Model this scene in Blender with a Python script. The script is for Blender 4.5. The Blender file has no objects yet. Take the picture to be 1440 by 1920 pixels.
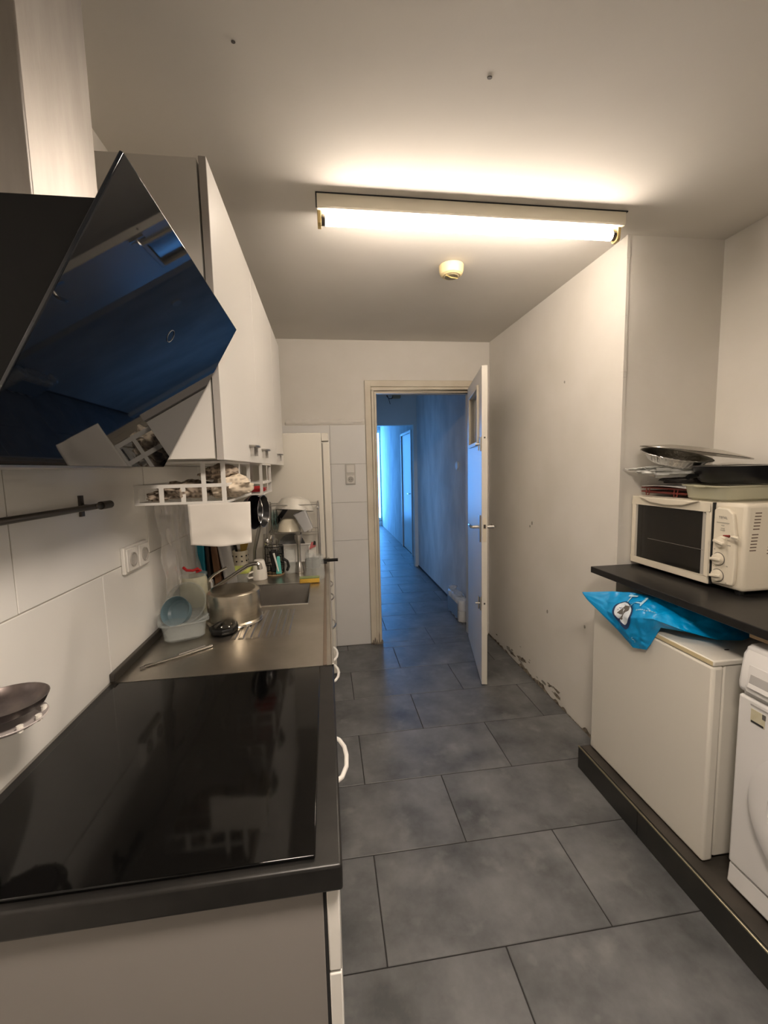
import bpy, bmesh, math, random
from mathutils import Vector, Matrix, noise
random.seed(7)
S = bpy.context.scene
C = S.collection
PI = math.pi

# ------------------------------------------------------------------ camera
F, YAW, PITCH, ROLL = 795.0, math.radians(7.68), math.radians(-5.92), math.radians(-1.355)
cy, sy, cp, sp = math.cos(YAW), math.sin(YAW), math.cos(PITCH), math.sin(PITCH)
fw = Vector((sy * cp, cy * cp, sp)); r0 = Vector((cy, -sy, 0)); u0 = r0.cross(fw)
rt = r0 * math.cos(ROLL) + u0 * math.sin(ROLL); up = u0 * math.cos(ROLL) - r0 * math.sin(ROLL)
cam_d = bpy.data.cameras.new('camera'); cam = bpy.data.objects.new('camera', cam_d); C.objects.link(cam)
cam_d.sensor_fit = 'VERTICAL'; cam_d.sensor_height = 32.0; cam_d.lens = F / 1920 * 32.0
cam_d.clip_start = 0.02
M = Matrix((rt, up, -fw)).transposed().to_4x4(); M.translation = (0, 0, 1.5)
cam.matrix_world = M
S.camera = cam

# ------------------------------------------------------------------ world, light levels, exposure
w = bpy.data.worlds.new('world'); S.world = w; w.use_nodes = True
w.node_tree.nodes['Background'].inputs[0].default_value = (0.10, 0.32, 0.85, 1)
w.node_tree.nodes['Background'].inputs[1].default_value = 0.35
S.view_settings.view_transform = 'Standard'; S.view_settings.look = 'None'
S.view_settings.gamma = 1.0; S.view_settings.use_curve_mapping = False
S.view_settings.exposure = 0.25
TUBE_COL, TUBE_STR = (1.0, 0.855, 0.72), 61.0
ASSUMED_LAMP_STR = 92.0  # strength of the assumed pendant lamp, added out of view
DAY_COL, DAY_STR = (0.10, 0.39, 1.0), 11.0

# ------------------------------------------------------------------ materials
MATS = {}
def lin(c):
    return tuple((x / 12.92 if x <= .04045 else ((x + .055) / 1.055) ** 2.4) for x in [v / 255 for v in c])
def mat(name, col, rough=.5, metal=0., spec=.5, alpha=1., trans=0., var=None, vscale=6., bump=0., bscale=40.,
        emit=None, estr=0., rrand=0., stretch=None, coat=0.):
    """procedural material; col is linear rgb; var = second colour mixed in by noise"""
    if name in MATS: return MATS[name]
    m = bpy.data.materials.new(name); m.use_nodes = True
    nt = m.node_tree; b = nt.nodes['Principled BSDF']
    b.inputs['Base Color'].default_value = (*col, 1); b.inputs['Roughness'].default_value = rough
    b.inputs['Metallic'].default_value = metal; b.inputs['Specular IOR Level'].default_value = spec
    b.inputs['Alpha'].default_value = alpha; b.inputs['Transmission Weight'].default_value = trans
    if coat: b.inputs['Coat Weight'].default_value = coat
    geo = nt.nodes.new('ShaderNodeNewGeometry'); vec = geo.outputs['Position']
    if stretch:
        mp = nt.nodes.new('ShaderNodeMapping'); mp.inputs['Scale'].default_value = stretch
        nt.links.new(vec, mp.inputs['Vector']); vec = mp.outputs[0]
    if var is not None:
        n = nt.nodes.new('ShaderNodeTexNoise'); n.inputs['Scale'].default_value = vscale; n.inputs['Detail'].default_value = 6
        nt.links.new(vec, n.inputs['Vector'])
        rp = nt.nodes.new('ShaderNodeValToRGB'); rp.color_ramp.elements[0].position = .35; rp.color_ramp.elements[1].position = .7
        rp.color_ramp.elements[0].color = (*col, 1); rp.color_ramp.elements[1].color = (*var, 1)
        nt.links.new(n.outputs['Fac'], rp.inputs['Fac']); nt.links.new(rp.outputs[0], b.inputs['Base Color'])
        if rrand:
            mr = nt.nodes.new('ShaderNodeMapRange'); mr.inputs['To Min'].default_value = rough - rrand; mr.inputs['To Max'].default_value = rough + rrand
            nt.links.new(n.outputs['Fac'], mr.inputs['Value']); nt.links.new(mr.outputs[0], b.inputs['Roughness'])
    if bump:
        n2 = nt.nodes.new('ShaderNodeTexNoise'); n2.inputs['Scale'].default_value = bscale; n2.inputs['Detail'].default_value = 5
        nt.links.new(vec, n2.inputs['Vector'])
        bp = nt.nodes.new('ShaderNodeBump'); bp.inputs['Strength'].default_value = bump; bp.inputs['Distance'].default_value = .01
        nt.links.new(n2.outputs['Fac'], bp.inputs['Height']); nt.links.new(bp.outputs[0], b.inputs['Normal'])
    if emit:
        b.inputs['Emission Color'].default_value = (*emit, 1); b.inputs['Emission Strength'].default_value = estr
    MATS[name] = m
    return m

PLASTER = mat('plaster', (.76, .73, .67), .8, spec=.25, var=(.81, .78, .73), vscale=3, bump=.10, bscale=24)
CEIL = mat('ceiling_paint', (.70, .67, .62), .85, spec=.2, var=(.74, .71, .66), vscale=2, bump=.05, bscale=30)
HALLP = mat('hall_plaster', (.58, .58, .58), .8, spec=.2, var=(.74, .74, .74), vscale=5, bump=.4, bscale=16, stretch=(1, 1, .5))
TILEW = mat('white_wall_tile', (.76, .75, .72), .16, spec=.5, var=(.80, .79, .76), vscale=2)
TILEB = mat('white_back_tile', (.76, .75, .73), .3, spec=.4, var=(.80, .79, .77), vscale=2)
GROUTW = mat('wall_grout', (.36, .34, .30), .9)
CABW = mat('cabinet_white', (.78, .76, .72), .38, spec=.4)
CABSIDE = mat('cabinet_side_panel', (.74, .71, .66), .45, spec=.4)
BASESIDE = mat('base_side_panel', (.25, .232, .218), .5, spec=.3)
CABEDGE = mat('cabinet_edge_grey', (.44, .41, .38), .5)
DARK = mat('dark_gap', (.02, .02, .02), .8)
BLACKLAM = mat('black_laminate', (.010, .0095, .009), .36, spec=.32, var=(.016, .015, .014), vscale=25)
HOBGLASS = mat('hob_glass', (.0015, .0015, .0015), .07, spec=.32, var=(.003, .003, .003), vscale=5, rrand=.03)
HOODGLASS = mat('hood_glass', (.002, .003, .005), .025, spec=.55)
HOODBODY = mat('hood_body_black', (.002, .002, .002), .5, spec=.15)
STEEL = mat('sink_steel', (.50, .47, .42), .34, metal=1., var=(.42, .39, .34), vscale=7, rrand=.08, bump=.03, bscale=60)
STEELD = mat('basin_steel', (.40, .38, .35), .38, metal=1., var=(.34, .32, .29), vscale=9)
CHIM = mat('brushed_duct_steel', (.36, .34, .32), .50, metal=1., var=(.42, .40, .38), vscale=9, bump=.04, bscale=50, stretch=(3, 3, .6))
CHROME = mat('chrome', (.62, .60, .57), .16, metal=1.)
SATIN = mat('satin_metal', (.52, .50, .47), .32, metal=1.)
DKMETAL = mat('dark_metal', (.11, .10, .09), .38, metal=.9)
TRIMP = mat('cream_trim_paint', (.72, .66, .54), .42, spec=.4, var=(.64, .57, .45), vscale=5)
DOORP = mat('door_paint', (.68, .65, .58), .40, spec=.42)
PLASTW = mat('white_plastic', (.74, .72, .68), .4)
CREAMP = mat('cream_plastic', (.74, .68, .54), .35, spec=.5)
YELLP = mat('yellowed_plastic', (.62, .47, .20), .4)
APPL = mat('white_appliance', (.70, .67, .60), .38, spec=.4)
WASH = mat('washing_machine_white', (.72, .71, .70), .35, spec=.45)
BLACKP = mat('black_plastic', (.006, .006, .006), .3, spec=.3)
BLACKPAN = mat('nonstick_black', (.006, .006, .007), .3, spec=.4)
GLASSC = mat('clear_glass', (.80, .84, .82), .04, alpha=.16, spec=1.)
GLASSY = mat('dish_glass', (.72, .70, .52), .08, alpha=.45, spec=.8)
CLEARP = mat('clear_plastic_box', (.62, .67, .66), .2, alpha=.24, spec=.8)
BLUEP = mat('pale_blue_plastic', (.15, .235, .275), .3, alpha=.8, spec=.5)
SHEETP = mat('clear_sheet', (.80, .77, .73), .10, alpha=.34, spec=1.)
PAPER = mat('paper_sheet', (.74, .70, .64), .55, var=(.68, .64, .58), vscale=8)
WIREW = mat('white_coated_wire', (.70, .68, .64), .45)
TEAL = mat('teal_card', (.01, .25, .38), .5)
WOOD = mat('brown_wood', (.12, .055, .025), .5, var=(.20, .10, .045), vscale=14, stretch=(3, 3, .6))
WOODL = mat('pale_wood', (.42, .30, .17), .6)
GREYB = mat('grey_board', (.30, .29, .28), .5)
RED = mat('red_plastic', (.55, .02, .025), .35)
REDW = mat('red_coated_wire', (.20, .035, .025), .4, spec=.5)
LIME = mat('lime_plastic', (.50, .56, .13), .4)
MINT = mat('mint_plastic', (.12, .50, .45), .4)
IVORY = mat('ivory_ceramic', (.74, .68, .54), .16)
WHITEC = mat('white_ceramic', (.80, .77, .71), .18)
SPONGE = mat('yellow_sponge', (.68, .42, .06), .95, bump=.6, bscale=300)
SCOUR = mat('green_scourer', (.20, .24, .10), .95)
FOIL = mat('foil', (.86, .84, .80), .30, metal=1., bump=.5, bscale=55)
BAGB = mat('blue_bag_film', (.0, .26, .60), .28, spec=.6, var=(.0, .31, .68), vscale=12)
BAGW = mat('bag_print_white', (.74, .80, .86), .4)
BAGN = mat('bag_print_navy', (.015, .04, .12), .4)
BAGL = mat('bag_print_pale', (.40, .64, .78), .4)
WPLAS = mat('white_film', (.74, .74, .71), .35, alpha=.92, spec=.6)
PLINTH = mat('black_plinth', (.018, .018, .016), .35, var=(.03, .028, .024), vscale=9)
PLTOP = mat('plinth_top_brown', (.05, .042, .034), .6, var=(.03, .026, .02), vscale=12)
BRASS = mat('strip_metal', (.42, .38, .27), .35, metal=1.)
TUBE = mat('lit_tube', (1, 1, 1), .4, emit=TUBE_COL, estr=TUBE_STR)
DAYGLASS = mat('daylight_glass', (.6, .8, .9), .4, emit=DAY_COL, estr=DAY_STR)
OVENGL = mat('oven_window', (.012, .011, .010), .12, spec=.5, var=(.02, .017, .013), vscale=9)
DIRT = mat('crumbled_plaster', (.10, .08, .06), .95, var=(.38, .33, .26), vscale=30, bump=.8, bscale=60)
STICK = mat('yellowed_sticker', (.50, .46, .30), .6, var=(.60, .57, .45), vscale=30)
INK = mat('grey_ink', (.12, .11, .10), .6)
SKIRT = mat('hall_skirt_dark', (.03, .03, .035), .7)

def tile_material():
    m = bpy.data.materials.new('slate_floor_tile'); m.use_nodes = True; nt = m.node_tree; L = nt.links.new
    b = nt.nodes['Principled BSDF']; b.inputs['Roughness'].default_value = .42; b.inputs['Specular IOR Level'].default_value = .5
    g = nt.nodes.new('ShaderNodeNewGeometry'); oi = nt.nodes.new('ShaderNodeObjectInfo')
    off = nt.nodes.new('ShaderNodeVectorMath'); off.operation = 'ADD'
    ml = nt.nodes.new('ShaderNodeVectorMath'); ml.operation = 'SCALE'; ml.inputs['Scale'].default_value = 30
    cmb = nt.nodes.new('ShaderNodeCombineXYZ'); L(oi.outputs['Random'], cmb.inputs[0]); L(oi.outputs['Random'], cmb.inputs[2])
    L(cmb.outputs[0], ml.inputs[0]); L(g.outputs['Position'], off.inputs[0]); L(ml.outputs[0], off.inputs[1])
    n = nt.nodes.new('ShaderNodeTexNoise'); n.inputs['Scale'].default_value = 4.2; n.inputs['Detail'].default_value = 7; n.inputs['Roughness'].default_value = .62
    L(off.outputs[0], n.inputs['Vector'])
    rp = nt.nodes.new('ShaderNodeValToRGB')
    e = rp.color_ramp.elements; e[0].position = .30; e[0].color = (.060, .063, .066, 1); e[1].position = .70; e[1].color = (.185, .188, .190, 1)
    L(n.outputs['Fac'], rp.inputs['Fac']); L(rp.outputs[0], b.inputs['Base Color'])
    # scuffed dusty patches
    n2 = nt.nodes.new('ShaderNodeTexNoise'); n2.inputs['Scale'].default_value = 9; n2.inputs['Detail'].default_value = 8
    L(g.outputs['Position'], n2.inputs['Vector'])
    r2 = nt.nodes.new('ShaderNodeValToRGB'); r2.color_ramp.elements[0].position = .58; r2.color_ramp.elements[1].position = .75
    L(n2.outputs['Fac'], r2.inputs['Fac'])
    mx = nt.nodes.new('ShaderNodeMixRGB'); mx.inputs[2].default_value = (.30, .30, .285, 1)
    mf = nt.nodes.new('ShaderNodeMath'); mf.operation = 'MULTIPLY'; mf.inputs[1].default_value = .35
    L(r2.outputs[0], mf.inputs[0]); L(mf.outputs[0], mx.inputs[0]); L(rp.outputs[0], mx.inputs[1]); L(mx.outputs[0], b.inputs['Base Color'])
    mr = nt.nodes.new('ShaderNodeMapRange'); mr.inputs['To Min'].default_value = .32; mr.inputs['To Max'].default_value = .55
    L(n.outputs['Fac'], mr.inputs['Value']); L(mr.outputs[0], b.inputs['Roughness'])
    bp = nt.nodes.new('ShaderNodeBump'); bp.inputs['Strength'].default_value = .12; bp.inputs['Distance'].default_value = .004
    L(n2.outputs['Fac'], bp.inputs['Height']); L(bp.outputs[0], b.inputs['Normal'])
    return m
FTILE = tile_material()
GROUTF = mat('floor_grout', (.022, .021, .020), .9)

def check_material(name, a, b_, sc):
    m = bpy.data.materials.new(name); m.use_nodes = True; nt = m.node_tree; L = nt.links.new
    b = nt.nodes['Principled BSDF']; b.inputs['Roughness'].default_value = .9
    tc = nt.nodes.new('ShaderNodeTexCoord'); facs = []
    for d in ('X', 'Z'):
        wv = nt.nodes.new('ShaderNodeTexWave'); wv.bands_direction = d; wv.inputs['Scale'].default_value = sc; wv.inputs['Distortion'].default_value = .6
        L(tc.outputs['Object'], wv.inputs['Vector']); facs.append(wv.outputs['Fac'])
    mm = nt.nodes.new('ShaderNodeMath'); mm.operation = 'MULTIPLY'; L(facs[0], mm.inputs[0]); L(facs[1], mm.inputs[1])
    mx = nt.nodes.new('ShaderNodeMixRGB'); mx.inputs[1].default_value = (*a, 1); mx.inputs[2].default_value = (*b_, 1)
    L(mm.outputs[0], mx.inputs[0]); L(mx.outputs[0], b.inputs['Base Color'])
    return m
CHECK1 = check_material('checked_cloth_brown', (.46, .38, .30), (.15, .115, .09), 22)
CHECK2 = check_material('checked_cloth_beige', (.66, .57, .45), (.40, .33, .25), 26)

# ------------------------------------------------------------------ mesh helpers
def tag(o, label=None, cat=None, group=None, kind=None):
    if label: o['label'] = label
    if cat: o['category'] = cat
    if group: o['group'] = group
    if kind: o['kind'] = kind
    return o
def thing(name, loc, label, cat, group=None, kind=None, rot=None):
    o = bpy.data.objects.new(name, None); C.objects.link(o); o.location = loc; o.empty_display_size = .05
    if rot: o.rotation_euler = rot
    return tag(o, label, cat, group, kind)
class MB:
    def __init__(s): s.v = []; s.f = []
    def add(s, vs, fs):
        k = len(s.v); s.v += [Vector(p) for p in vs]; s.f += [[i + k for i in f] for f in fs]; return s
    def box(s, x0, x1, y0, y1, z0, z1):
        return s.add([(x0,y0,z0),(x1,y0,z0),(x1,y1,z0),(x0,y1,z0),(x0,y0,z1),(x1,y0,z1),(x1,y1,z1),(x0,y1,z1)],
                     [(0,3,2,1),(4,5,6,7),(0,1,5,4),(1,2,6,5),(2,3,7,6),(3,0,4,7)])
    def tube(s, pts, r, n=8, closed=False):
        pts = [Vector(p) for p in pts]; N = len(pts); rings = []
        rs = r if isinstance(r, (list, tuple)) else [r] * N
        prev = None
        for i, p in enumerate(pts):
            if closed: t = pts[(i + 1) % N] - pts[i - 1]
            else: t = pts[min(i + 1, N - 1)] - pts[max(i - 1, 0)]
            t.normalize()
            a = prev if prev is not None else (Vector((0, 0, 1)) if abs(t.z) < .9 else Vector((1, 0, 0)))
            a = (a - t * a.dot(t)).normalized(); b = t.cross(a); prev = a
            rings.append([p + (a * math.cos(2*PI*k/n) + b * math.sin(2*PI*k/n)) * rs[i] for k in range(n)])
        vs = [q for rg in rings for q in rg]; fs = []
        for i in range(N if closed else N - 1):
            j = (i + 1) % N
            for k in range(n):
                fs.append((i*n+k, i*n+(k+1)%n, j*n+(k+1)%n, j*n+k))
        if not closed:
            fs.append(tuple(reversed(range(n)))); fs.append(tuple((N-1)*n+k for k in range(n)))
        return s.add(vs, fs)
    def lathe(s, prof, c=(0,0,0), n=32, mtx=None, sx=1., sy=1., ripple=None):
        """prof: list of (r, z); closes at r=0"""
        vs = []; fs = []; N = len(prof)
        for i, (r, z) in enumerate(prof):
            for k in range(n):
                a = 2*PI*k/n; rr = r
                if ripple: rr = r + ripple(i, a)
                vs.append(Vector((rr*math.cos(a)*sx, rr*math.sin(a)*sy, z)))
        for i in range(N-1):
            for k in range(n):
                fs.append((i*n+k, i*n+(k+1)%n, (i+1)*n+(k+1)%n, (i+1)*n+k))
        if prof[0][0] > 1e-6: pass
        m = mtx or Matrix.Identity(4); c = Vector(c)
        return s.add([m @ v + c for v in vs], fs)
    def prism(s, poly, axis, a, b):
        """poly: 2d points; axis 'x','y','z' extruded from a to b"""
        def P(p, t): return {'x': (t, p[0], p[1]), 'y': (p[0], t, p[1]), 'z': (p[0], p[1], t)}[axis]
        n = len(poly)
        return s.add([P(p, a) for p in poly] + [P(p, b) for p in poly],
                     [tuple(range(n)), tuple(reversed(range(n, 2*n)))] + [(i, i+n, (i+1) % n + n, (i+1) % n) for i in range(n)])
    def grid(s, fn, nu, nv):
        vs = [fn(i/nu, j/nv) for j in range(nv+1) for i in range(nu+1)]
        fs = [(j*(nu+1)+i, j*(nu+1)+i+1, (j+1)*(nu+1)+i+1, (j+1)*(nu+1)+i) for j in range(nv) for i in range(nu)]
        return s.add(vs, fs)
    def build(s, name, m, parent=None, bevel=0., smooth=True, local=False, solid=0., subs=0, label=None, ang=35, seg=2):
        me = bpy.data.meshes.new(name)
        lo = Vector([min(v[i] for v in s.v) for i in range(3)]); hi = Vector([max(v[i] for v in s.v) for i in range(3)])
        o_ = Vector(((lo.x+hi.x)/2, (lo.y+hi.y)/2, lo.z))
        bm = bmesh.new(); bv = [bm.verts.new(v - o_) for v in s.v]
        for f in s.f:
            try: bm.faces.new([bv[i] for i in dict.fromkeys(f)])
            except Exception: pass
        bmesh.ops.remove_doubles(bm, verts=bm.verts, dist=1e-6)
        bmesh.ops.recalc_face_normals(bm, faces=bm.faces)
        bm.to_mesh(me); bm.free()
        if smooth:
            for p in me.polygons: p.use_smooth = True
            me.set_sharp_from_angle(angle=math.radians(ang))
        me.materials.append(m)
        o = bpy.data.objects.new(name, me); C.objects.link(o)
        if parent is not None:
            o.parent = parent
            q = o_ - (Vector((0,0,0)) if local else WL(parent))
            o.location = q
        else: o.location = o_
        if solid:
            md = o.modifiers.new('solid', 'SOLIDIFY'); md.thickness = solid; md.offset = 0
        if bevel:
            md = o.modifiers.new('bevel', 'BEVEL'); md.width = bevel; md.segments = seg; md.limit_method = 'ANGLE'; md.angle_limit = math.radians(40)
        if subs:
            md = o.modifiers.new('sub', 'SUBSURF'); md.levels = subs; md.render_levels = subs
        if label: o['label'] = label
        return o
def WL(o):
    p = Vector(o.location)
    while o.parent: o = o.parent; p += Vector(o.location)
    return p
def box(name, m, x0, x1, y0, y1, z0, z1, parent=None, bevel=0., **k):
    return MB().box(x0, x1, y0, y1, z0, z1).build(name, m, parent, bevel, **k)
def structure(o): o['kind'] = 'structure'; return o
def text_geo(txt, size):
    cu = bpy.data.curves.new('t', 'FONT'); cu.body = txt; cu.size = size; cu.align_x = 'CENTER'; cu.align_y = 'CENTER'
    o = bpy.data.objects.new('t', cu); C.objects.link(o)
    bpy.context.view_layer.update()
    me = bpy.data.meshes.new_from_object(o.evaluated_get(bpy.context.evaluated_depsgraph_get()))
    vs = [v.co.copy() for v in me.vertices]; fs = [tuple(p.vertices) for p in me.polygons]
    bpy.data.objects.remove(o); bpy.data.curves.remove(cu); bpy.data.meshes.remove(me)
    return vs, fs
def ell(cx, cy_, rx, ry, n=24):
    return [(cx + rx*math.cos(2*PI*i/n), cy_ + ry*math.sin(2*PI*i/n)) for i in range(n)]
def ns(p, sc, seed=0.): return noise.noise(Vector(p) * sc + Vector((seed, seed*1.7, seed*.3)))
def rx(a): return Matrix.Rotation(a, 4, 'X')
def ry(a): return Matrix.Rotation(a, 4, 'Y')
def rz(a): return Matrix.Rotation(a, 4, 'Z')

XL, XR, XA, YB, YC, ZC = -.64, 1.39, 1.885, 3.5, 1.858, 2.52
ZW = .90

# ================================================================== STRUCTURE
# ---- floor with separate tiles
fl = structure(MB().box(-.74, 2.0, -1.9, 3.6, -.06, -.002).box(.1, 1.6, 3.6, 11.2, -.06, -.002).build('floor', GROUTF, smooth=False))
TY0, TD, TW = 1.125, .378, .74
tile_cache = {}
def floor_tiles(xa, xb, ya, yb):
    k0 = math.floor((ya - TY0) / TD) - 1
    for k in range(k0, k0 + 60):
        y0, y1 = max(TY0 + k*TD, ya), min(TY0 + (k+1)*TD, yb)
        if y1 - y0 < .02: continue
        x = (.13 if k % 2 == 0 else .505) - TW * 6
        while x < xb:
            x0, x1 = max(x, xa), min(x + TW, xb); x += TW
            if x1 - x0 < .02: continue
            key = (round(x1-x0, 3), round(y1-y0, 3))
            if key not in tile_cache:
                o = MB().box(0, key[0]-.004, 0, key[1]-.004, -.02, 0).build('floor_tile', FTILE, fl, bevel=.0015, smooth=False, seg=1)
                tile_cache[key] = o.data
            else:
                o = bpy.data.objects.new('floor_tile', tile_cache[key]); C.objects.link(o); o.parent = fl
                md = o.modifiers.new('bevel', 'BEVEL'); md.width = .0015; md.segments = 1; md.limit_method = 'ANGLE'
            o.location = Vector(((x0+x1)/2, (y0+y1)/2, -.02)) - WL(fl)
floor_tiles(-.60, XA, -1.8, YB)
floor_tiles(.40, 1.43, YB, 11.0)

# ---- walls
wl = structure(box('wall_left', PLASTER, -.80, XL - .006, -1.9, 3.6, 0, 2.56, smooth=False))
def wall_tile_x(y0, y1, z0, z1):
    box('wall_tile', TILEW, XL - .006, XL, y0 + .0015, y1 - .0015, z0 + .0015, z1 - .0015, wl, bevel=.001, smooth=False, seg=1)
box('grout_bed', GROUTW, XL - .0065, XL - .002, -.4, 3.5, .86, 1.85, wl, smooth=False)
for i in range(-2, 5):
    for row, (z0, z1, off) in enumerate(((.90, 1.215, .62), (1.215, 1.53, .947), (1.53, 1.85, .62))):
        y0, y1 = max(off + .66*i, -.4), min(off + .66*(i+1), 3.49)
        if y1 - y0 > .03: wall_tile_x(y0, y1, z0, z1)
wr = structure(box('wall_right', PLASTER, XR, 2.05, YC, 3.6, 0, 2.56, smooth=False))
structure(box('wall_alcove', PLASTER, XA, 2.05, -1.9, YC, 0, 2.56, smooth=False))
structure(box('wall_front', PLASTER, -.8, 2.05, -2.0, -1.9, 0, 2.56, smooth=False))
cl = structure(box('ceiling', CEIL, -.8, 2.05, -1.9, 3.6, ZC, 2.62, smooth=False))
wb = structure(MB().box(XL - .1, .38, YB, 3.6, 0, 2.56).box(1.265, 1.45, YB, 3.6, 0, 2.56).box(.38, 1.265, YB, 3.6, 2.16, 2.56).build('wall_back', PLASTER, smooth=False))
box('grout_bed', GROUTW, XL, .334, YB - .004, YB + .001, 0, 1.852, wb, smooth=False)
for z0, z1 in ((0.004, .909), (.909, 1.225), (1.225, 1.54), (1.54, 1.853)):
    for x0, x1 in ((-.64, .045), (.045, .333)):
        box('wall_tile', TILEB, x0 + .001, x1 - .001, YB - .009, YB - .001, z0 + .001, z1 - .001, wb, bevel=.001, smooth=False, seg=1)
# rough plaster ridge above the tiles
MB().grid(lambda u, v: (-.30 + u*.63, YB - .002 - (.010 + .006*ns((u*6, v, 0), 3)) * math.sin(PI*v), 1.855 + v*(.045 + .012*ns((u*9, 1, 0), 2))), 50, 6).build('plaster_ridge', PLASTER, wb)
# crumbled base of the right wall and of the jamb
def crumble(name, parent, fn, n, hmax, seed):
    mb = MB()
    for i in range(n):
        def H(q): return hmax * max(.10, .25 + 1.1*ns((q*8, seed, 0), 1) + .5*ns((q*31, seed, 2), 1))
        u0, u1 = i/n, (i+1)/n
        for j in range(4):
            a, b = j/4, (j+1)/4
            mb.add([fn(u0, H(u0)*a, .004+.005*ns((u0*60, a*3, 1), 1)), fn(u1, H(u1)*a, .004+.005*ns((u1*60, a*3, 1), 1)),
                    fn(u1, H(u1)*b, .004+.005*ns((u1*60, b*3, 1), 1)), fn(u0, H(u0)*b, .004+.005*ns((u0*60, b*3, 1), 1))], [(0, 1, 2, 3)])
    return mb.build(name, DIRT, parent)
crumble('crumbled_base', wr, lambda u, h, d: (XR - d - .001, YC + .02 + u*1.62, h + .001), 120, .055, 3.)
random.seed(21)
for k in range(26):   # flaked-off patches on the damp lower wall
    y = 2.35 + random.random()*1.05; z = .03 + abs(random.gauss(0, .05)); s_ = .006 + random.random()**2*.030
    pl = [(y + s_*(.5+random.random())*1.6*math.cos(a), z + .45*s_*(.4+random.random())*math.sin(a)) for a in [2*PI*i/11 for i in range(11)]]
    MB().prism(pl, 'x', XR - .002, XR + .001).build('flaked_patch', DIRT if random.random() < .6 else GROUTW, wr, smooth=False)
for (y, z, s_) in ((2.72, 1.10, .012), (2.75, 1.075, .008), (2.35, 1.97, .007), (2.5, .55, .012), (2.1, .60, .010)):
    MB().prism(ell(y, z, s_*.6, s_, 9), 'x', XR - .003, XR + .001).build('chip_mark', GROUTW, wr, smooth=False)
# chipped metal corner bead of the right wall
mb = MB()
for i in range(60):
    z0, z1 = 1.02 + i*.025, 1.02 + (i+1)*.025
    d = .002 + .005*max(0, ns((0, 0, z0*9), 1.3))
    mb.box(XR - d, XR + .012, YC - d, YC + .012, z0, z1)
mb.build('corner_bead', PLASTER, wr, smooth=False)

# ---- hall
hr = structure(MB().box(1.35, 1.45, 3.6, 6.2, 0, 2.56).build('wall_hall_right', HALLP, smooth=False))
structure(MB().box(.30, .40, 3.6, 4.9, 0, 2.56).box(.30, .40, 4.9, 5.75, 2.1, 2.56).box(.30, .40, 5.75, 11.1, 0, 2.56).build('wall_hall_left', HALLP, smooth=False))
w2 = structure(thing('added_window_2', (.35, 5.3, 0), None, None))  # unseen window, added so its glowing pane brightens the hall wall
MB().box(.31, .39, 4.9, 4.98, 0, 2.1).box(.31, .39, 5.67, 5.75, 0, 2.1).box(.31, .39, 4.98, 5.67, 0, .25).box(.31, .39, 4.98, 5.67, 2.0, 2.1).build('window_frame', DOORP, w2, smooth=False)
box('pane', mat('added_pane_glow', (.6, .8, .9), .4, emit=(.22, .5, 1.0), estr=DAY_STR*.08), .345, .355, 4.98, 5.67, .25, 2.0, w2, smooth=False)
hp = structure(MB().box(1.30, 1.45, 6.2, 6.32, 0, 2.56).box(.40, .46, 6.2, 6.32, 0, 2.56).box(.46, 1.30, 6.2, 6.32, 2.12, 2.56).build('wall_hall_partition', PLASTER, smooth=False))
far = structure(MB().box(1.43, 1.55, 6.32, 7.05, 0, 2.56).box(1.43, 1.55, 7.05, 7.9, 2.08, 2.56).box(1.43, 1.55, 7.9, 11.1, 0, 2.56).build('wall_hall_far_right', HALLP, smooth=False))
structure(MB().box(.3, 1.55, 3.6, 11.1, 2.56, 2.64).build('ceiling_hall', CEIL, smooth=False))
structure(MB().box(.3, 1.55, 11.0, 11.1, 2.45, 2.56).box(1.415, 1.55, 11.0, 11.1, 0, 2.45).box(.3, .52, 11.0, 11.1, 0, 2.45).box(.52, 1.415, 11.0, 11.1, 0, .14).build('wall_hall_end', HALLP, smooth=False))
wn = structure(thing('window_1', (.95, 11.0, .14), None, None))
MB().box(.52, .57, 10.97, 11.05, .14, 2.45).box(1.395, 1.415, 10.97, 11.05, .14, 2.45).box(.57, 1.395, 10.97, 11.05, .14, .2).box(.57, 1.395, 10.97, 11.05, 2.40, 2.45).build('window_frame', DOORP, wn, smooth=False)
box('pane', DAYGLASS, .57, 1.395, 11.02, 11.03, .2, 2.40, wn, smooth=False)
structure(box('baseboard_hall_end', DOORP, .40, 1.43, 10.96, 11.0, 0, .12, smooth=False))
structure(box('baseboard_hall_right', SKIRT, 1.342, 1.35, 3.62, 6.2, 0, .02, smooth=False))
d2 = structure(thing('door_2', (1.45, 7.47, 0), None, None))
box('door_panel', DOORP, 1.433, 1.49, 7.05, 7.9, .01, 2.08, d2, smooth=False)
MB().box(1.415, 1.44, 7.0, 7.05, 0, 2.12).box(1.415, 1.44, 7.9, 7.95, 0, 2.12).box(1.415, 1.44, 7.05, 7.9, 2.08, 2.12).build('door_frame', DOORP, d2, smooth=False)
MB().tube([(1.433, 7.12, 1.05), (1.39, 7.12, 1.05), (1.39, 7.22, 1.05)], .008).build('door_handle', CHROME, d2)

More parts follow.
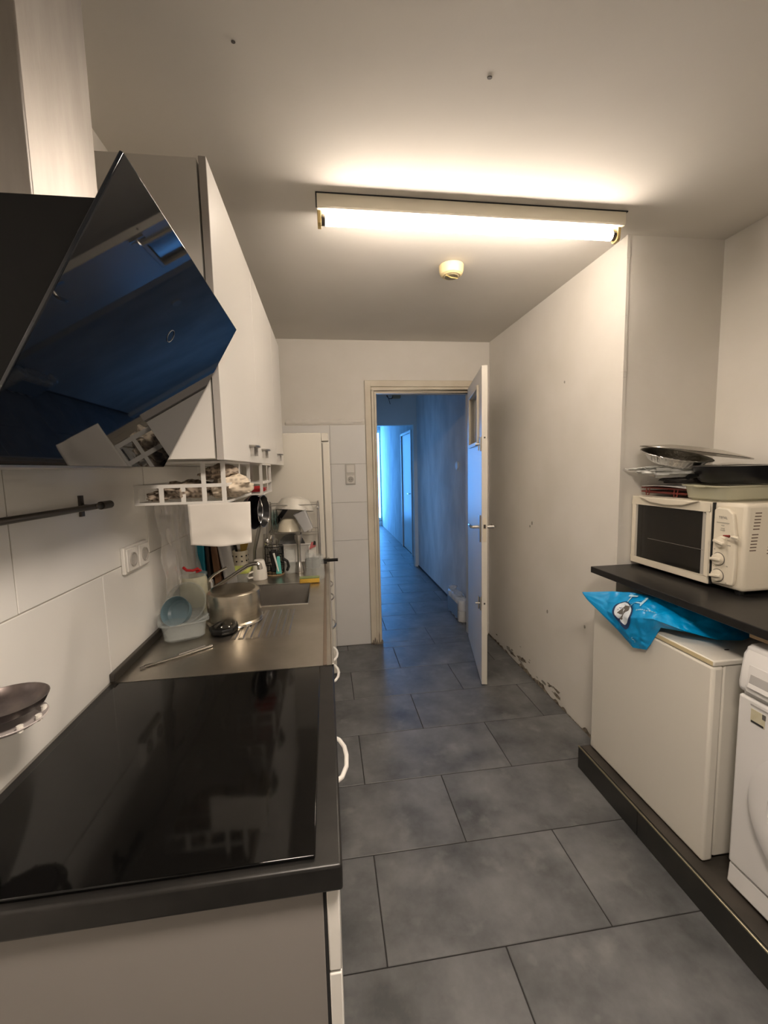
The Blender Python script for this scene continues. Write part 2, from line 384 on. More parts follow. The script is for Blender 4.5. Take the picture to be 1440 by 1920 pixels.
# ---- door frame of the kitchen door
mb = MB()
mb.box(.335, .385, 3.482, 3.5, 0, 2.205).box(.385, .41, 3.488, 3.6, 0, 2.13).box(.41, .432, 3.51, 3.6, 0, 2.108)
mb.box(1.255, 1.30, 3.482, 3.5, 0, 2.205).box(1.232, 1.255, 3.488, 3.6, 0, 2.13).box(1.215, 1.232, 3.51, 3.6, 0, 2.108)
mb.box(.335, 1.30, 3.4825, 3.5, 2.155, 2.206).box(.385, 1.255, 3.488, 3.6, 2.13, 2.155).box(.41, 1.232, 3.51, 3.6, 2.108, 2.13)
fr = structure(mb.build('trim_1', TRIMP, bevel=.004))
crumble('crumbled_base', fr, lambda u, h, d: (.335 + u*.10, 3.478 - d, h + .001), 16, .12, 9.)
# ---- kitchen door leaf (open towards the kitchen)
door = structure(thing('door_1', (1.188, 3.462, 0), None, None, rot=(0, 0, math.atan2(-.81, -.185))))
W_, T_ = .83, .038
MB().box(0, W_, 0, T_, .012, 1.665).box(0, W_, 0, T_, 2.015, 2.132).box(0, .19, 0, T_, 1.665, 2.015).box(.66, W_, 0, T_, 1.665, 2.015).build('leaf', DOORP, door, local=True, bevel=.002)
MB().box(.165, .19, -.012, T_+.012, 1.64, 2.04).box(.66, .685, -.012, T_+.012, 1.64, 2.04).box(.19, .66, -.012, T_+.012, 1.64, 1.665).box(.19, .66, -.012, T_+.012, 2.015, 2.04).build('window_frame', TRIMP, door, local=True, bevel=.003)
box('pane', mat('door_pane', (.25, .28, .30), .08, alpha=.55, spec=.6), .19, .66, .016, .022, 1.665, 2.015, door, local=True, smooth=False)
for sgn, y0 in ((-1, 0), (1, T_)):
    hpl = MB().box(.745, .785, min(y0, y0+sgn*.008), max(y0, y0+sgn*.008), .99, 1.17).build('handle_plate', SATIN, door, local=True, bevel=.003)
    MB().tube([(.765, y0, 1.09), (.765, y0+sgn*.05, 1.09), (.75, y0+sgn*.058, 1.09), (.65, y0+sgn*.058, 1.09)], .0105, 10).build('handle', CHROME, door, local=True)
for z in (1.64, .57):
    MB().box(.76, .80, -.006, 0, z-.045, z+.045).build('bolt_plate', SATIN, door, local=True, bevel=.001)
    MB().tube([(.78, -.004, z), (.78, -.035, z)], .007).tube([(.78, -.012, z-.04), (.78, -.012, z+.05)], .005).build('bolt', CHROME, door, local=True)
box('lock_plate', TRIMP, W_-.0005, W_+.0015, .008, .030, 1.0, 1.16, door, local=True)
box('latch', DKMETAL, W_, W_+.008, .012, .026, 1.09, 1.115, door, local=True)
for z in (.58, 1.68):
    MB().lathe([(0, .002), (.006, .002), (.006, 0)], (W_, .019, z), 10, ry(PI/2)).build('screw_head', DKMETAL, door, local=True)
for z in (.25, 1.85):
    MB().tube([(-.004, .042, z-.05), (-.004, .042, z+.05)], .007).build('hinge', SATIN, door, local=True)

# ================================================================== CEILING FITTINGS
t = thing('fluorescent_batten', (.63, 1.736, 2.42), 'long cream batten light with one lit tube on the ceiling', 'lamp')
MB().prism([(1.692, 2.519), (1.692, 2.472), (1.697, 2.467), (1.775, 2.467), (1.780, 2.472), (1.780, 2.519)], 'x', .005, 1.255).build('housing', mat('cream_housing', (.86, .80, .66), .4), t)
for x in (.012, 1.243):
    MB().prism([(1.712, 2.47), (1.716, 2.425), (1.724, 2.418), (1.748, 2.418), (1.756, 2.425), (1.760, 2.47)], 'x', x - .007, x + .007).build('lamp_holder', YELLP, t, bevel=.002)
tb = MB().tube([(.034, 1.736, 2.445), (1.220, 1.736, 2.445)], .0185, 20).build('tube', TUBE, t)
for x0, x1 in ((.019, .034), (1.220, 1.236)):
    MB().tube([(x0, 1.736, 2.445), (x1, 1.736, 2.445)], .019, 16).build('tube_cap', DKMETAL, tb)
box('gap_shade_strip', DARK, .0, 1.262, 1.690, 1.782, 2.5155, 2.5195, t)  # shade of the gap between housing and ceiling, painted as a dark strip
t = thing('ceiling_rose', (.675, 2.213, 2.47), 'small round yellowed cover on the ceiling beyond the lamp', 'ceiling fitting')
MB().lathe([(0, 0), (.045, 0), (.056, .008), (.062, .026), (.063, .05)], (.675, 2.213, 2.468), 32).build('cover', mat('yellowed_cover', (.78, .64, .36), .35), t)
MB().lathe([(0, 0), (.034, .0), (.040, .006)], (.675, 2.213, 2.4635), 24).build('centre_cap', mat('aged_grey_yellow', (.33, .28, .17), .45), t)
MB().tube([(.640, 2.19, 2.463), (.675, 2.213, 2.462), (.71, 2.22, 2.463)], .003, 6).build('slot', YELLP, t)
for i, (x, y, s_) in enumerate(((.468, 1.18, .007), (-.18, 1.157, .005))):
    MB().prism(ell(x, y, s_, s_*.7, 8), 'z', ZC - .002, ZC + .001).build('stain_spot', INK, cl, smooth=False)
# assumed, unseen pendant lamp above the camera, added to light the lower room
t = thing('assumed_pendant_lamp', (.30, .10, 2.18), 'assumed shaded pendant lamp, unseen, hanging above the near end of the kitchen', 'lamp')
MB().lathe([(.20, 0), (.202, .002), (.17, .07), (.10, .13), (.03, .15), (.03, .17), (0, .17), (0, .165), (.026, .148), (.095, .126), (.165, .068), (.197, .001)], (.30, .10, 2.18), 40).build('shade', PLASTW, t)
MB().lathe([(0, 0), (.16, 0), (.165, .012), (0, .014)], (.30, .10, 2.195), 40).build('diffuser', mat('assumed_lamp_glow', (1, 1, 1), .4, emit=TUBE_COL, estr=ASSUMED_LAMP_STR), t)
MB().tube([(.30, .10, 2.34), (.30, .10, 2.519)], .004, 8).build('cord', PLASTW, t)
# hall fittings
t = thing('junction_box', (1.0, 6.13, 2.46), 'brown ceiling junction box with a looped cable in the hall', 'electrical box')
MB().box(.99, 1.10, 6.08, 6.18, 2.49, 2.559).build('box', WOODL, t, bevel=.004)
MB().tube([(.90, 6.1, 2.558), (.90, 6.08, 2.51), (.93, 6.08, 2.475), (.97, 6.09, 2.48), (.995, 6.1, 2.52), (.99, 6.12, 2.558)], .006, 6).tube([(.90, 6.1, 2.55), (.93, 6.08, 2.46), (.945, 6.08, 2.40)], .004, 6).build('cable', mat('rust_cable', (.10, .035, .02), .6), t)
tag(MB().lathe([(0, -.012), (.040, -.012), (.046, -.006), (.047, 0)], (1.349, 4.252, 1.507), 28, ry(PI/2)).build('blank_cover', PLASTW), 'round white blanking cover on the hall wall', 'wall cover')

# ================================================================== RANGE HOOD
hood = thing('range_hood', (-.5, .87, 1.515), 'slanted black glass range hood with a steel duct on the left wall', 'range hood')
MB().box(XL + .002, -.43, .765, .978, 1.80, 2.5195).build('duct_cover', CHIM, hood, bevel=.003)
# wedge body behind the panel
MB().prism([(XL + .002, 1.517), (-.43, 1.517), (-.245, 1.832), (XL + .002, 1.832)], 'y', .585, 1.145).build('hood_body', HOODBODY, hood, bevel=.004)
s_ = Vector((.202, 0, .347)).normalized(); n_ = Vector((s_.z, 0, -s_.x))
T0 = Vector((-.212, 0, 1.862)); B0 = Vector((-.414, 0, 1.515)); q_ = n_ * -.006
pn = MB().prism([(T0.x, T0.z), (B0.x, B0.z), (B0.x+q_.x, B0.z+q_.z), (T0.x+q_.x, T0.z+q_.z)], 'y', .553, 1.17).build('glass_panel', HOODGLASS, hood, bevel=.0015)
mm = Matrix((Vector((0, 1, 0)), s_, n_)).transposed().to_4x4()
pc = B0 + (T0 - B0) * .685 + Vector((0, .862, 0)) + n_ * .0006
MB().tube([pc + mm @ Vector((.0115*math.cos(a), .0115*math.sin(a), 0)) for a in [2*PI*i/28 for i in range(28)]], .0006, 6, closed=True).build('power_ring', mat('ring_print', (.10, .11, .12), .5), pn)
MB().box(-.60, -.45, .66, 1.07, 1.5135, 1.5172).build('grease_filter', SATIN, hood)

# ================================================================== WALL CABINETS
ZT, ZB, XF = 2.285, 1.532, -.267
wc_lab = ['white wall cabinet nearest the hood with a bare side panel', 'white wall cabinet in the middle of the three beside the hood', 'white wall cabinet farthest from the hood, next to the tall fridge']
for i, (y0, y1, hy) in enumerate(((1.19, 1.815, 1.655), (1.815, 2.43, 1.95), (2.43, 2.845, 2.535))):
    t = thing('wall_cabinet', ((XL-.3)/2, (y0+y1)/2, ZB), wc_lab[i], 'cabinet', 'white wall cabinets')
    box('carcass', CABSIDE, XL + .001, XF - .024, y0 + .0008, y1 - .0008, ZB + .004, ZT - .006, t, bevel=.001)
    d = box('door', CABW, XF - .019, XF, y0 + .002, y1 - .002, ZB, ZT, t, bevel=.0015)
    if i == 0: box('door_edge_band', CABEDGE, XF - .0185, XF - .001, y0 + .0008, y0 + .0022, ZB + .001, ZT - .001, d)
    mb = MB(); L_ = .075
    pts = [(XF + .028*math.sin(PI*u)**.6, hy - L_ + 2*L_*u, 1.588) for u in [k/14 for k in range(15)]]
    mb.add([(p[0], p[1], p[2]+.006) for p in pts] + [(p[0], p[1], p[2]) for p in pts] + [(XF, p[1], p[2]+.006) for p in pts] + [(XF, p[1], p[2]) for p in pts],
           [(k, k+1, 16+k, 15+k) for k in range(14)] + [(k, k+1, 31+k, 30+k) for k in range(14)] + [(15+k, 16+k, 46+k, 45+k) for k in range(14)])
    h_ = mb.build('handle', SATIN, d)
    for yy in (hy - .045, hy + .045):
        MB().prism([(XF, yy-.006), (XF+.012, yy-.005), (XF+.012, yy+.005), (XF, yy+.006)], 'z', 1.557, 1.589).build('handle_foot', SATIN, h_)

# ================================================================== BASE RUN
t = thing('hob_cabinet', (-.33, .93, 0), 'white base cabinet under the black hob, side panel towards us', 'cabinet', 'white base cabinets')
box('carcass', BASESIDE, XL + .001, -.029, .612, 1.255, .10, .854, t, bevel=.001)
box('toe_kick', DARK, XL + .01, -.07, .63, 1.25, 0, .10, t)
box('gap_strip', DARK, -.0285, -.0235, .616, 1.25, .11, .85, t)
for nm, z0, z1 in (('drawer_front', .694, .846), ('door', .115, .688)):
    d = box(nm, CABW, -.0235, -.0035, .613, 1.253, z0, z1, t, bevel=.002)
    zc = .772 if nm == 'drawer_front' else .62
    if nm == 'drawer_front':
        MB().tube([(-.004, .93, zc), (.012, .945, zc), (.024, .98, zc), (.026, 1.02, zc), (.022, 1.055, zc), (.010, 1.085, zc), (-.004, 1.098, zc)], .0055, 10).build('handle', PLASTW, d)
bc = [(1.258, 1.60, 1.515), (1.60, 1.94, 1.68), (1.94, 2.40, 2.02), (2.40, 2.86, 2.47)]
bl = ['white base cabinet right behind the hob cabinet', 'second white base cabinet behind the hob, under the drainer', 'white base cabinet under the sink basin', 'white base cabinet next to the tall fridge']
for i, (y0, y1, hy) in enumerate(bc):
    t = thing('base_cabinet', (-.33, (y0+y1)/2, 0), bl[i], 'cabinet', 'white base cabinets')
    box('carcass', CABSIDE, XL + .001, -.026, y0 + .001, y1 - .001, .10, .715 if i in (1, 2) else .85, t)
    box('toe_kick', DARK, XL + .01, -.07, y0 + .001, y1 - .001, 0, .10, t)
    d = box('door', CABW, -.024, -.0035, y0 + .002, y1 - .002, .115, .85, t, bevel=.0015)
    hs = [hy] if i < 3 else [2.47, 2.76]
    for hh in hs:
        zz = .75
        MB().tube([(-.004, hh-.068, zz), (.008, hh-.058, zz), (.018, hh-.03, zz), (.021, hh, zz), (.018, hh+.03, zz), (.008, hh+.058, zz), (-.004, hh+.068, zz)], .0045, 8).build('handle', CHROME if i > 1 else PLASTW, d)

tag(MB().box(XL + .001, .003, .593, 1.262, .855, ZW).build('worktop', BLACKLAM, bevel=.005, seg=3), 'matt black laminate worktop carrying the hob', 'worktop')
hob = thing('induction_hob', (-.32, .93, ZW), 'large glossy black glass hob on the near worktop', 'hob')
MB().box(-.612, -.038, .608, 1.248, ZW + .0005, ZW + .007).build('glass_plate', HOBGLASS, hob, bevel=.002)
MB().box(-.60, -.05, .62, 1.236, ZW, ZW + .001).build('trim_ring', DARK, hob)

# ---- steel sink top with basin, grooves
sk = thing('steel_sink_top', (-.32, 2.06, ZW), 'stained stainless steel sink top with basin and grooved drainer', 'sink')
xa, xb, ya, yb = -.42, -.10, 1.885, 2.25     # basin opening
x0, x1, y0, y1 = XL + .001, .002, 1.264, 2.862
mb = MB()
mb.box(x0, x1, y0, ya, ZW-.02, ZW+.001).box(x0, x1, yb, y1, ZW-.02, ZW+.001).box(x0, xa, ya, yb, ZW-.02, ZW+.001).box(xb, x1, ya, yb, ZW-.02, ZW+.001)
mb.build('top_sheet', STEEL, sk, smooth=False)
MB().box(-.004, .004, y0, y1, ZW-.04, ZW+.0045).build('front_edge', SATIN, sk, bevel=.0015)
MB().box(-.030, -.018, y0, y1, ZW+.0005, ZW+.004).build('raised_lip', mat('stained_lip', (.22, .17, .13), .5, metal=.7), sk, bevel=.001)
MB().box(x0, x0+.014, y0, y1, ZW+.001, ZW+.028).build('upstand', DKMETAL, sk, bevel=.002)
bs = MB(); zb = ZW - .165
bs.add([(xa,ya,ZW),(xb,ya,ZW),(xb,yb,ZW),(xa,yb,ZW),(xa+.02,ya+.02,zb),(xb-.02,ya+.02,zb),(xb-.02,yb-.02,zb),(xa+.02,yb-.02,zb)],
       [(0,1,5,4),(1,2,6,5),(2,3,7,6),(3,0,4,7),(4,5,6,7)])
bs.build('basin', STEELD, sk, solid=.0015, smooth=False)
MB().tube([(xa,ya,ZW+.002),(xb,ya,ZW+.002),(xb,yb,ZW+.002),(xa,yb,ZW+.002)], .003, 6, closed=True).build('basin_rim', SATIN, sk)
MB().lathe([(0, .002), (.032, .002), (.04, 0)], (-.26, 2.07, zb+.001), 24).build('drain', CHROME, sk)
for k in range(8):
    xx = -.163 - k*.027
    MB().add([(xx-.010, 1.52, ZW+.0012), (xx+.010, 1.52, ZW+.0012), (xx+.006, 1.535, ZW+.0055), (xx-.006, 1.535, ZW+.0055),
              (xx-.010, 1.83, ZW+.0012), (xx+.010, 1.83, ZW+.0012), (xx+.006, 1.815, ZW+.0055), (xx-.006, 1.815, ZW+.0055)],
             [(0,1,2,3),(4,7,6,5),(0,3,7,4),(1,5,6,2),(3,2,6,7)]).build('drainer_ridge', STEEL, sk)

# ================================================================== TALL FRIDGE
t = thing('tall_fridge', (-.29, 3.16, 0), 'tall white fridge standing at the end of the sink top', 'fridge')
box('cabinet', APPL, -.60, -.022, 2.872, 3.46, .03, 1.742, t, bevel=.006)
box('door_seal', mat('grey_seal', (.25, .24, .22), .7), -.022, -.014, 2.88, 3.455, .08, 1.675, t)
box('door', APPL, -.014, .030, 2.874, 3.458, .07, 1.678, t, bevel=.005)
box('hinge_cap', APPL, -.020, .026, 2.876, 2.99, 1.688, 1.740, t, bevel=.003)
box('base_grille', DARK, -.58, -.03, 2.89, 3.45, 0.0, .03, t)

# ---- switch with socket on the back wall, double socket on the left wall
t = thing('switch_socket', (.20, 3.49, 1.37), 'white light switch above a single socket beside the door', 'switch')
box('backplate', mat('socket_frame', (.58, .56, .52), .4), .160, .242, 3.482, 3.4905, 1.372, 1.540, t, bevel=.003)
box('rocker', PLASTW, .170, .232, 3.476, 3.483, 1.467, 1.530, t, bevel=.002)
box('socket_plate', PLASTW, .170, .232, 3.477, 3.483, 1.382, 1.445, t, bevel=.002)
MB().lathe([(0, .0005), (.0215, .0005), (.0215, .004), (.0235, .004), (.0235, 0)], (.201, 3.477, 1.414), 24, rx(PI/2)).build('socket_well', mat('socket_grey', (.42, .40, .37), .5), t)
for dx in (-.009, .009): MB().lathe([(0, .002), (.003, .002), (.003, 0)], (.201+dx, 3.4765, 1.414), 8, rx(PI/2)).build('pin_hole', DARK, t)
t = thing('double_socket', (XL, 1.48, 1.18), 'white double socket on the tiled wall behind the bowls', 'socket')
box('backplate', PLASTW, XL, XL + .012, 1.392, 1.568, 1.186, 1.272, t, bevel=.003)
for yy in (1.436, 1.524):
    box('socket_plate', PLASTW, XL + .012, XL + .018, yy-.037, yy+.037, 1.193, 1.265, t, bevel=.002)
    MB().lathe([(0, .0005), (.020, .0005), (.020, .0045), (.0225, .0045), (.0225, 0)], (XL+.018, yy, 1.229), 24, ry(PI/2)).build('socket_well', mat('socket_grey', (.42, .40, .37), .5), t)

# ---- wall rail
t = thing('utensil_rail', (XL, .95, 1.40), 'dark metal utensil rail on the left wall below the hood', 'rail')
MB().tube([(XL + .035, .45, 1.417), (XL + .035, 1.262, 1.417)], .0075, 12).build('rod', DKMETAL, t)
MB().prism([(1.196, 1.392), (1.212, 1.392), (1.212, 1.447), (1.196, 1.447)], 'x', XL, XL + .006).build('bracket_plate', DKMETAL, t)
MB().box(XL, XL + .044, 1.198, 1.210, 1.411, 1.423).build('bracket_arm', DKMETAL, t, bevel=.002)
MB().tube([(XL + .035, 1.235, 1.417), (XL + .035, 1.285, 1.417)], .011, 12).build('end_cap', DKMETAL, t)

# ---- small dark dish in a perforated holder on the left wall
t = thing('soap_dish', (-.57, .79, 1.07), 'small round dark dish in a perforated wall holder', 'dish')
cc = (-.572, .787, 1.088)
MB().lathe([(0, .004), (.040, .005), (.056, .013), (.063, .024), (.065, .024), (.058, .010), (.04, .0), (0, -.002)], cc, 36).build('dish', mat('pewter_dark', (.10, .085, .085), .38, metal=.8, var=(.16, .13, .12), vscale=40), t)
hd = MB().lathe([(.046, -.006), (.060, .002), (.061, 0), (.048, -.009), (.046, -.006)], (cc[0], cc[1], cc[2]-.012), 36).build('holder_ring', mat('holder_grey', (.40, .36, .35), .5), t)
MB().box(XL, XL + .012, .765, .81, 1.055, 1.085).build('wall_bracket', BLACKP, t, bevel=.002)
MB().lathe([(0, -.004), (.046, -.006), (.046, -.009), (0, -.007)], (cc[0], cc[1], cc[2]-.012), 36).build('holder_plate', mat('holder_grey', (.40, .36, .35), .5), t)
for k in range(10):
    a = 2*PI*k/10
    MB().lathe([(0, .0), (.005, .0), (.005, -.011), (0, -.011)], (cc[0]+.053*math.cos(a), cc[1]+.053*math.sin(a), cc[2]-.007), 10).build('holder_hole', WHITEC, t)

# ================================================================== UNDER-CABINET BASKETS
def strip_basket(name, label, x0, x1, y0, y1, z0, z1, low, upp, ny, step):
    """low / upp: x positions of the uprights of the lower and upper row on the long faces"""
    t = thing(name, ((x0+x1)/2, (y0+y1)/2, z0), label, 'basket')
    w_ = .0125; zm = z0 + .050
    for y in (y0, y1):
        for x in low: MB().box(x - w_/2, x + w_/2, y - .0012, y + .0012, z0, zm).build('upright', WIREW, t)
        for x in upp: MB().box(x - w_/2, x + w_/2, y - .0012, y + .0012, zm, z1).build('upright', WIREW, t)
        MB().box(x0, x1, y - .002, y + .002, z0 - .002, z0 + .005).build('rail', WIREW, t)
        MB().box(x0, x1, y - .002, y + .002, zm - .005, zm + .005).build('rail', WIREW, t)
        MB().box(step, x1, y - .002, y + .002, z1 - .006, z1).build('rail', WIREW, t)
    for k in range(1, ny):
        y = y0 + (y1 - y0) * k / ny
        MB().box(x1 - .0012, x1 + .0012, y - w_/2, y + w_/2, z0, z1).build('upright', WIREW, t)
        MB().box(x0 - .0012, x0 + .0012, y - w_/2, y + w_/2, z0, zm).build('upright', WIREW, t)
    for za, zb, xs in ((z0 - .002, z0 + .005, (x0, x1)), (zm - .005, zm + .005, (x0, x1)), (z1 - .006, z1, (x1,))):
        for x in xs: MB().box(x - .0018, x + .0018, y0 + .002, y1 - .002, za, zb).build('rail', WIREW, t)
    for k in range(1, 6):
        y = y0 + (y1 - y0) * k / 6
        MB().box(x0, x1, y - .003, y + .003, z0 - .001, z0 + .001).build('floor_bar', WIREW, t)
    return t
strip_basket('hanging_basket', 'white strip basket full of checked towels hung under the wall cabinet', -.53, -.283, 1.262, 1.66, 1.413, 1.531, (-.524, -.458, -.400, -.343, -.289), (-.343, -.289), 2, -.44)
strip_basket('hanging_basket', 'small white hanging basket holding a red tool under the cabinet doors', -.50, -.268, 1.87, 2.16, 1.40, 1.531, (-.494, -.43, -.36, -.274), (-.43, -.36, -.274), 2, -.50)

def crumple(name, m, c, r, seed, amp=.35, flat=1., label=None, cat=None, parent=None, sc=2.2, group=None, n=40):
    mb = MB(); rows = n // 2
    vs = []
    def P(u, v):
        th, ph = 2*PI*u, PI*v
        d = Vector((math.sin(ph)*math.cos(th), math.sin(ph)*math.sin(th), math.cos(ph)))
        k = 1 + amp*ns(d, sc, seed) + amp*.6*abs(ns(d, sc*2.3, seed+5)) - amp*.3*abs(ns(d, sc*5, seed+9))
        z = d.z*r[2]*k
        if z < -flat*r[2]: z = -flat*r[2]
        return (c[0] + d.x*r[0]*k, c[1] + d.y*r[1]*k, c[2] + z)
    mb.grid(P, n, rows)
    o = mb.build(name, m, parent, ang=70)
    if label: tag(o, label, cat, group)
    return o
crumple('tea_towel', CHECK2, (-.300, 1.42, 1.452), (.056, .125, .036), 1.3, .40, .85, 'beige checked towel bulging at the basket corner under the cabinet door', 'towel', group='checked towels')
crumple('tea_towel', CHECK1, (-.328, 1.40, 1.496), (.046, .10, .024), 8.3, .45, .8, 'dark checked towel on top of the pile in the hanging basket', 'towel', group='checked towels')
crumple('tea_towel', CHECK1, (-.420, 1.385, 1.446), (.070, .105, .028), 4.1, .45, .8, 'brown checked towel lying in the middle of the hanging basket', 'towel', group='checked towels')
crumple('tea_towel', CHECK1, (-.492, 1.35, 1.432), (.026, .07, .015), 6.6, .5, .9, 'dark towel end at the low left end of the hanging basket', 'towel', group='checked towels')
crumple('kitchen_tool', RED, (-.325, 1.99, 1.418), (.05, .06, .014), 2.2, .5, .9, 'red plastic tool lying in the small hanging basket', 'tool', n=20)

# ---- paper hung below the basket
tag(MB().grid(lambda u, v: (-.388 + .172*u, 1.252 + .004*math.sin(5*u+2*v) + .012*v*v*ns((u*3, v*3, 0), 1) - .02*v*u, 1.411 - .116*v - .006*math.sin(PI*u)*v + .003*u), 24, 20).build('paper_sheet', PAPER, solid=.0006), 'blank white paper hanging from the towel basket', 'paper')
# ---- clear plastic sheet on the wall
tag(MB().grid(lambda u, v: (XL + .010 + .022*v*abs(math.sin(3*u+1.3)) + .016*ns((u*4, v*3, 2), 1.2) + .010*ns((u*9, v*2, 5), 1.1) + .012, 1.62 + .42*u + .02*v*math.sin(7*u), 1.40 - .36*v - .02*ns((u*5, 0, 0), 1)), 40, 40).build('plastic_sheet', SHEETP, solid=.0004), 'crinkled clear plastic sheet hanging against the tiled wall', 'plastic sheet')

# ================================================================== THINGS ON THE SINK TOP
ZS = ZW + .0015
# clear box + blue bowl + lid at the wall
t = thing('plastic_tub', (-.538, 1.60, ZS), 'clear square plastic tub with a rounded rim on the sink top', 'container')
def rrect(hx, hy, r, n=6):
    out = []
    for cxs, cys, a0 in ((1,1,0),(-1,1,PI/2),(-1,-1,PI),(1,-1,3*PI/2)):
        for k in range(n+1):
            a = a0 + PI/2*k/n; out.append((cxs*(hx-r)+r*math.cos(a), cys*(hy-r)+r*math.sin(a)))
    return out
def rr_shell(levels, c, m4=None, close_last=True):
    """levels: list of (hx, hy, r, z)"""
    mb = MB(); vs = []; fs = []; n = None
    for hx, hy, r, z in levels:
        pts = rrect(hx, hy, r); n = len(pts)
        vs += [Vector((p[0], p[1], z)) for p in pts]
    for i in range(len(levels)-1):
        for k in range(n): fs.append((i*n+k, i*n+(k+1)%n, (i+1)*n+(k+1)%n, (i+1)*n+k))
    fs.append(tuple(reversed(range(n))))
    if close_last: fs.append(tuple((len(levels)-1)*n+k for k in range(n)))
    m4 = m4 or Matrix.Identity(4); c = Vector(c)
    return mb.add([m4 @ v + c for v in vs], fs)
TC = (-.538, 1.60, ZS)
rr_shell([(.058,.058,.026,.002),(.067,.067,.027,.01),(.074,.074,.028,.066),(.072,.072,.027,.066),(.065,.065,.025,.012),(.05,.05,.02,.006)], TC, rz(.35)).build('tub', CLEARP, t)
rr_shell([(.073,.073,.028,.064),(.084,.084,.031,.068),(.084,.084,.031,.073),(.073,.073,.027,.071)], TC, rz(.35), False).build('rim', CLEARP, t)
MB().add([(-.478,1.548,ZS+.068),(-.448,1.562,ZS+.076),(-.446,1.60,ZS+.078),(-.462,1.628,ZS+.069)], [(0,1,2,3)]).build('tab', CLEARP, t, solid=.003)
t = thing('food_bowl', (-.555, 1.585, ZS+.02), 'dull blue round bowl standing on edge in the clear tub', 'bowl')
MB().lathe([(0, 0), (.036, 0), (.045, .007), (.053, .038), (.0545, .038), (.047, .005), (.037, -.004), (0, -.004)], (-.553, 1.618, ZS+.083), 40, rx(1.1) @ ry(-.2)).build('bowl', BLUEP, t)
t2 = thing('clear_bowl', (-.54, 1.66, ZS+.02), 'big round clear plastic bowl leaning behind the blue bowl', 'bowl')
LM = rx(1.12) @ ry(-.12); LC = Vector((-.545, 1.660, ZS+.106))
MB().lathe([(0, -.030), (.045, -.030), (.060, -.022), (.074, .006), (.076, .006), (.062, -.026), (.046, -.034), (0, -.034)], LC, 40, LM).build('clear_shell', CLEARP, t2)
MB().tube([LC + LM @ Vector((.0765*math.cos(a), .0765*math.sin(a), .006)) for a in [2*PI*i/40 for i in range(40)]], .0028, 6, closed=True).build('rolled_rim', CLEARP, t2)

# upside-down cooking pot
t = thing('cooking_pot', (-.385, 1.735, ZS), 'stainless cooking pot turned upside down on the drainer', 'pot')
POTM = mat('brushed_pot_steel', (.56, .51, .42), .27, metal=1., var=(.48, .43, .35), vscale=12, stretch=(1, 1, 6), bump=.02, bscale=90)
MB().lathe([(.108, .001), (.110, .004), (.104, .010), (.104, .105), (.101, .118), (.093, .1245), (.080, .126), (0, .126)], (-.385, 1.735, ZS+.006), 56).build('pot_body', POTM, t)
MB().lathe([(.106, .0), (.110, .002), (.108, .006), (.104, .004)], (-.385, 1.735, ZS+.001), 56).build('pot_rim', CHROME, t)
g = MB().tube([(-.425, 1.642, ZS+.020), (-.440, 1.60, ZS+.016), (-.425, 1.572, ZS+.014), (-.395, 1.565, ZS+.014), (-.368, 1.578, ZS+.014), (-.358, 1.605, ZS+.016), (-.365, 1.638, ZS+.020)], [.010, .012, .013, .014, .013, .012, .010], 10).build('ear_handle', BLACKP, t)
MB().prism(ell(-.398, 1.605, .040, .034, 20), 'z', ZS+.008, ZS+.018).build('handle_web', BLACKP, g, bevel=.004)
for dx in (-.012, .016): MB().lathe([(0, .003), (.004, .002), (.005, 0)], (-.398+dx, 1.612, ZS+.018), 10).build('rivet', CHROME, g)
# knife and chopstick
t = thing('skewer', (-.48, 1.41, ZS), 'long steel skewer lying across the near end of the sink top', 'skewer', 'steel sticks on the sink top')
MB().tube([(-.582, 1.345, ZS+.004), (-.50, 1.40, ZS+.005), (-.41, 1.478, ZS+.005)], [.002, .0035, .0045], 8).build('shaft', CHROME, t)
MB().tube([(-.588, 1.341, ZS+.004), (-.576, 1.349, ZS+.004)], .003, 8).build('tip', DKMETAL, t)
t = thing('table_knife', (-.50, 1.43, ZS), 'dull steel knife beside the long skewer, nearer the tub', 'knife', 'steel sticks on the sink top')
MB().add([(-.585,1.362,ZS+.002),(-.572,1.352,ZS+.002),(-.495,1.412,ZS+.003),(-.505,1.426,ZS+.003)], [(0,1,2,3)]).build('blade', SATIN, t, solid=.0015)
MB().tube([(-.50, 1.419, ZS+.004), (-.432, 1.472, ZS+.005)], [.004, .006], 8).build('knife_handle', SATIN, t)

# tap
t = thing('sink_tap', (-.56, 2.04, ZS), 'chrome mixer tap with a long curved spout over the basin', 'tap')
MB().lathe([(0, 0), (.028, 0), (.028, .008), (.022, .012), (.022, .085), (.018, .10), (0, .102)], (-.56, 2.04, ZS), 24).build('tap_body', CHROME, t)
MB().tube([(-.555, 2.04, ZS+.05), (-.53, 2.04, ZS+.062), (-.46, 2.04, ZS+.105), (-.385, 2.04, ZS+.153), (-.355, 2.04, ZS+.163), (-.337, 2.04, ZS+.163), (-.328, 2.04, ZS+.155), (-.326, 2.04, ZS+.135)], [.010, .010, .010, .010, .010, .011, .012, .013], 14).build('spout', CHROME, t)
MB().tube([(-.558, 2.03, ZS+.10), (-.53, 2.03, ZS+.125), (-.475, 2.03, ZS+.155)], [.008, .006, .005], 10).build('lever', CHROME, t)

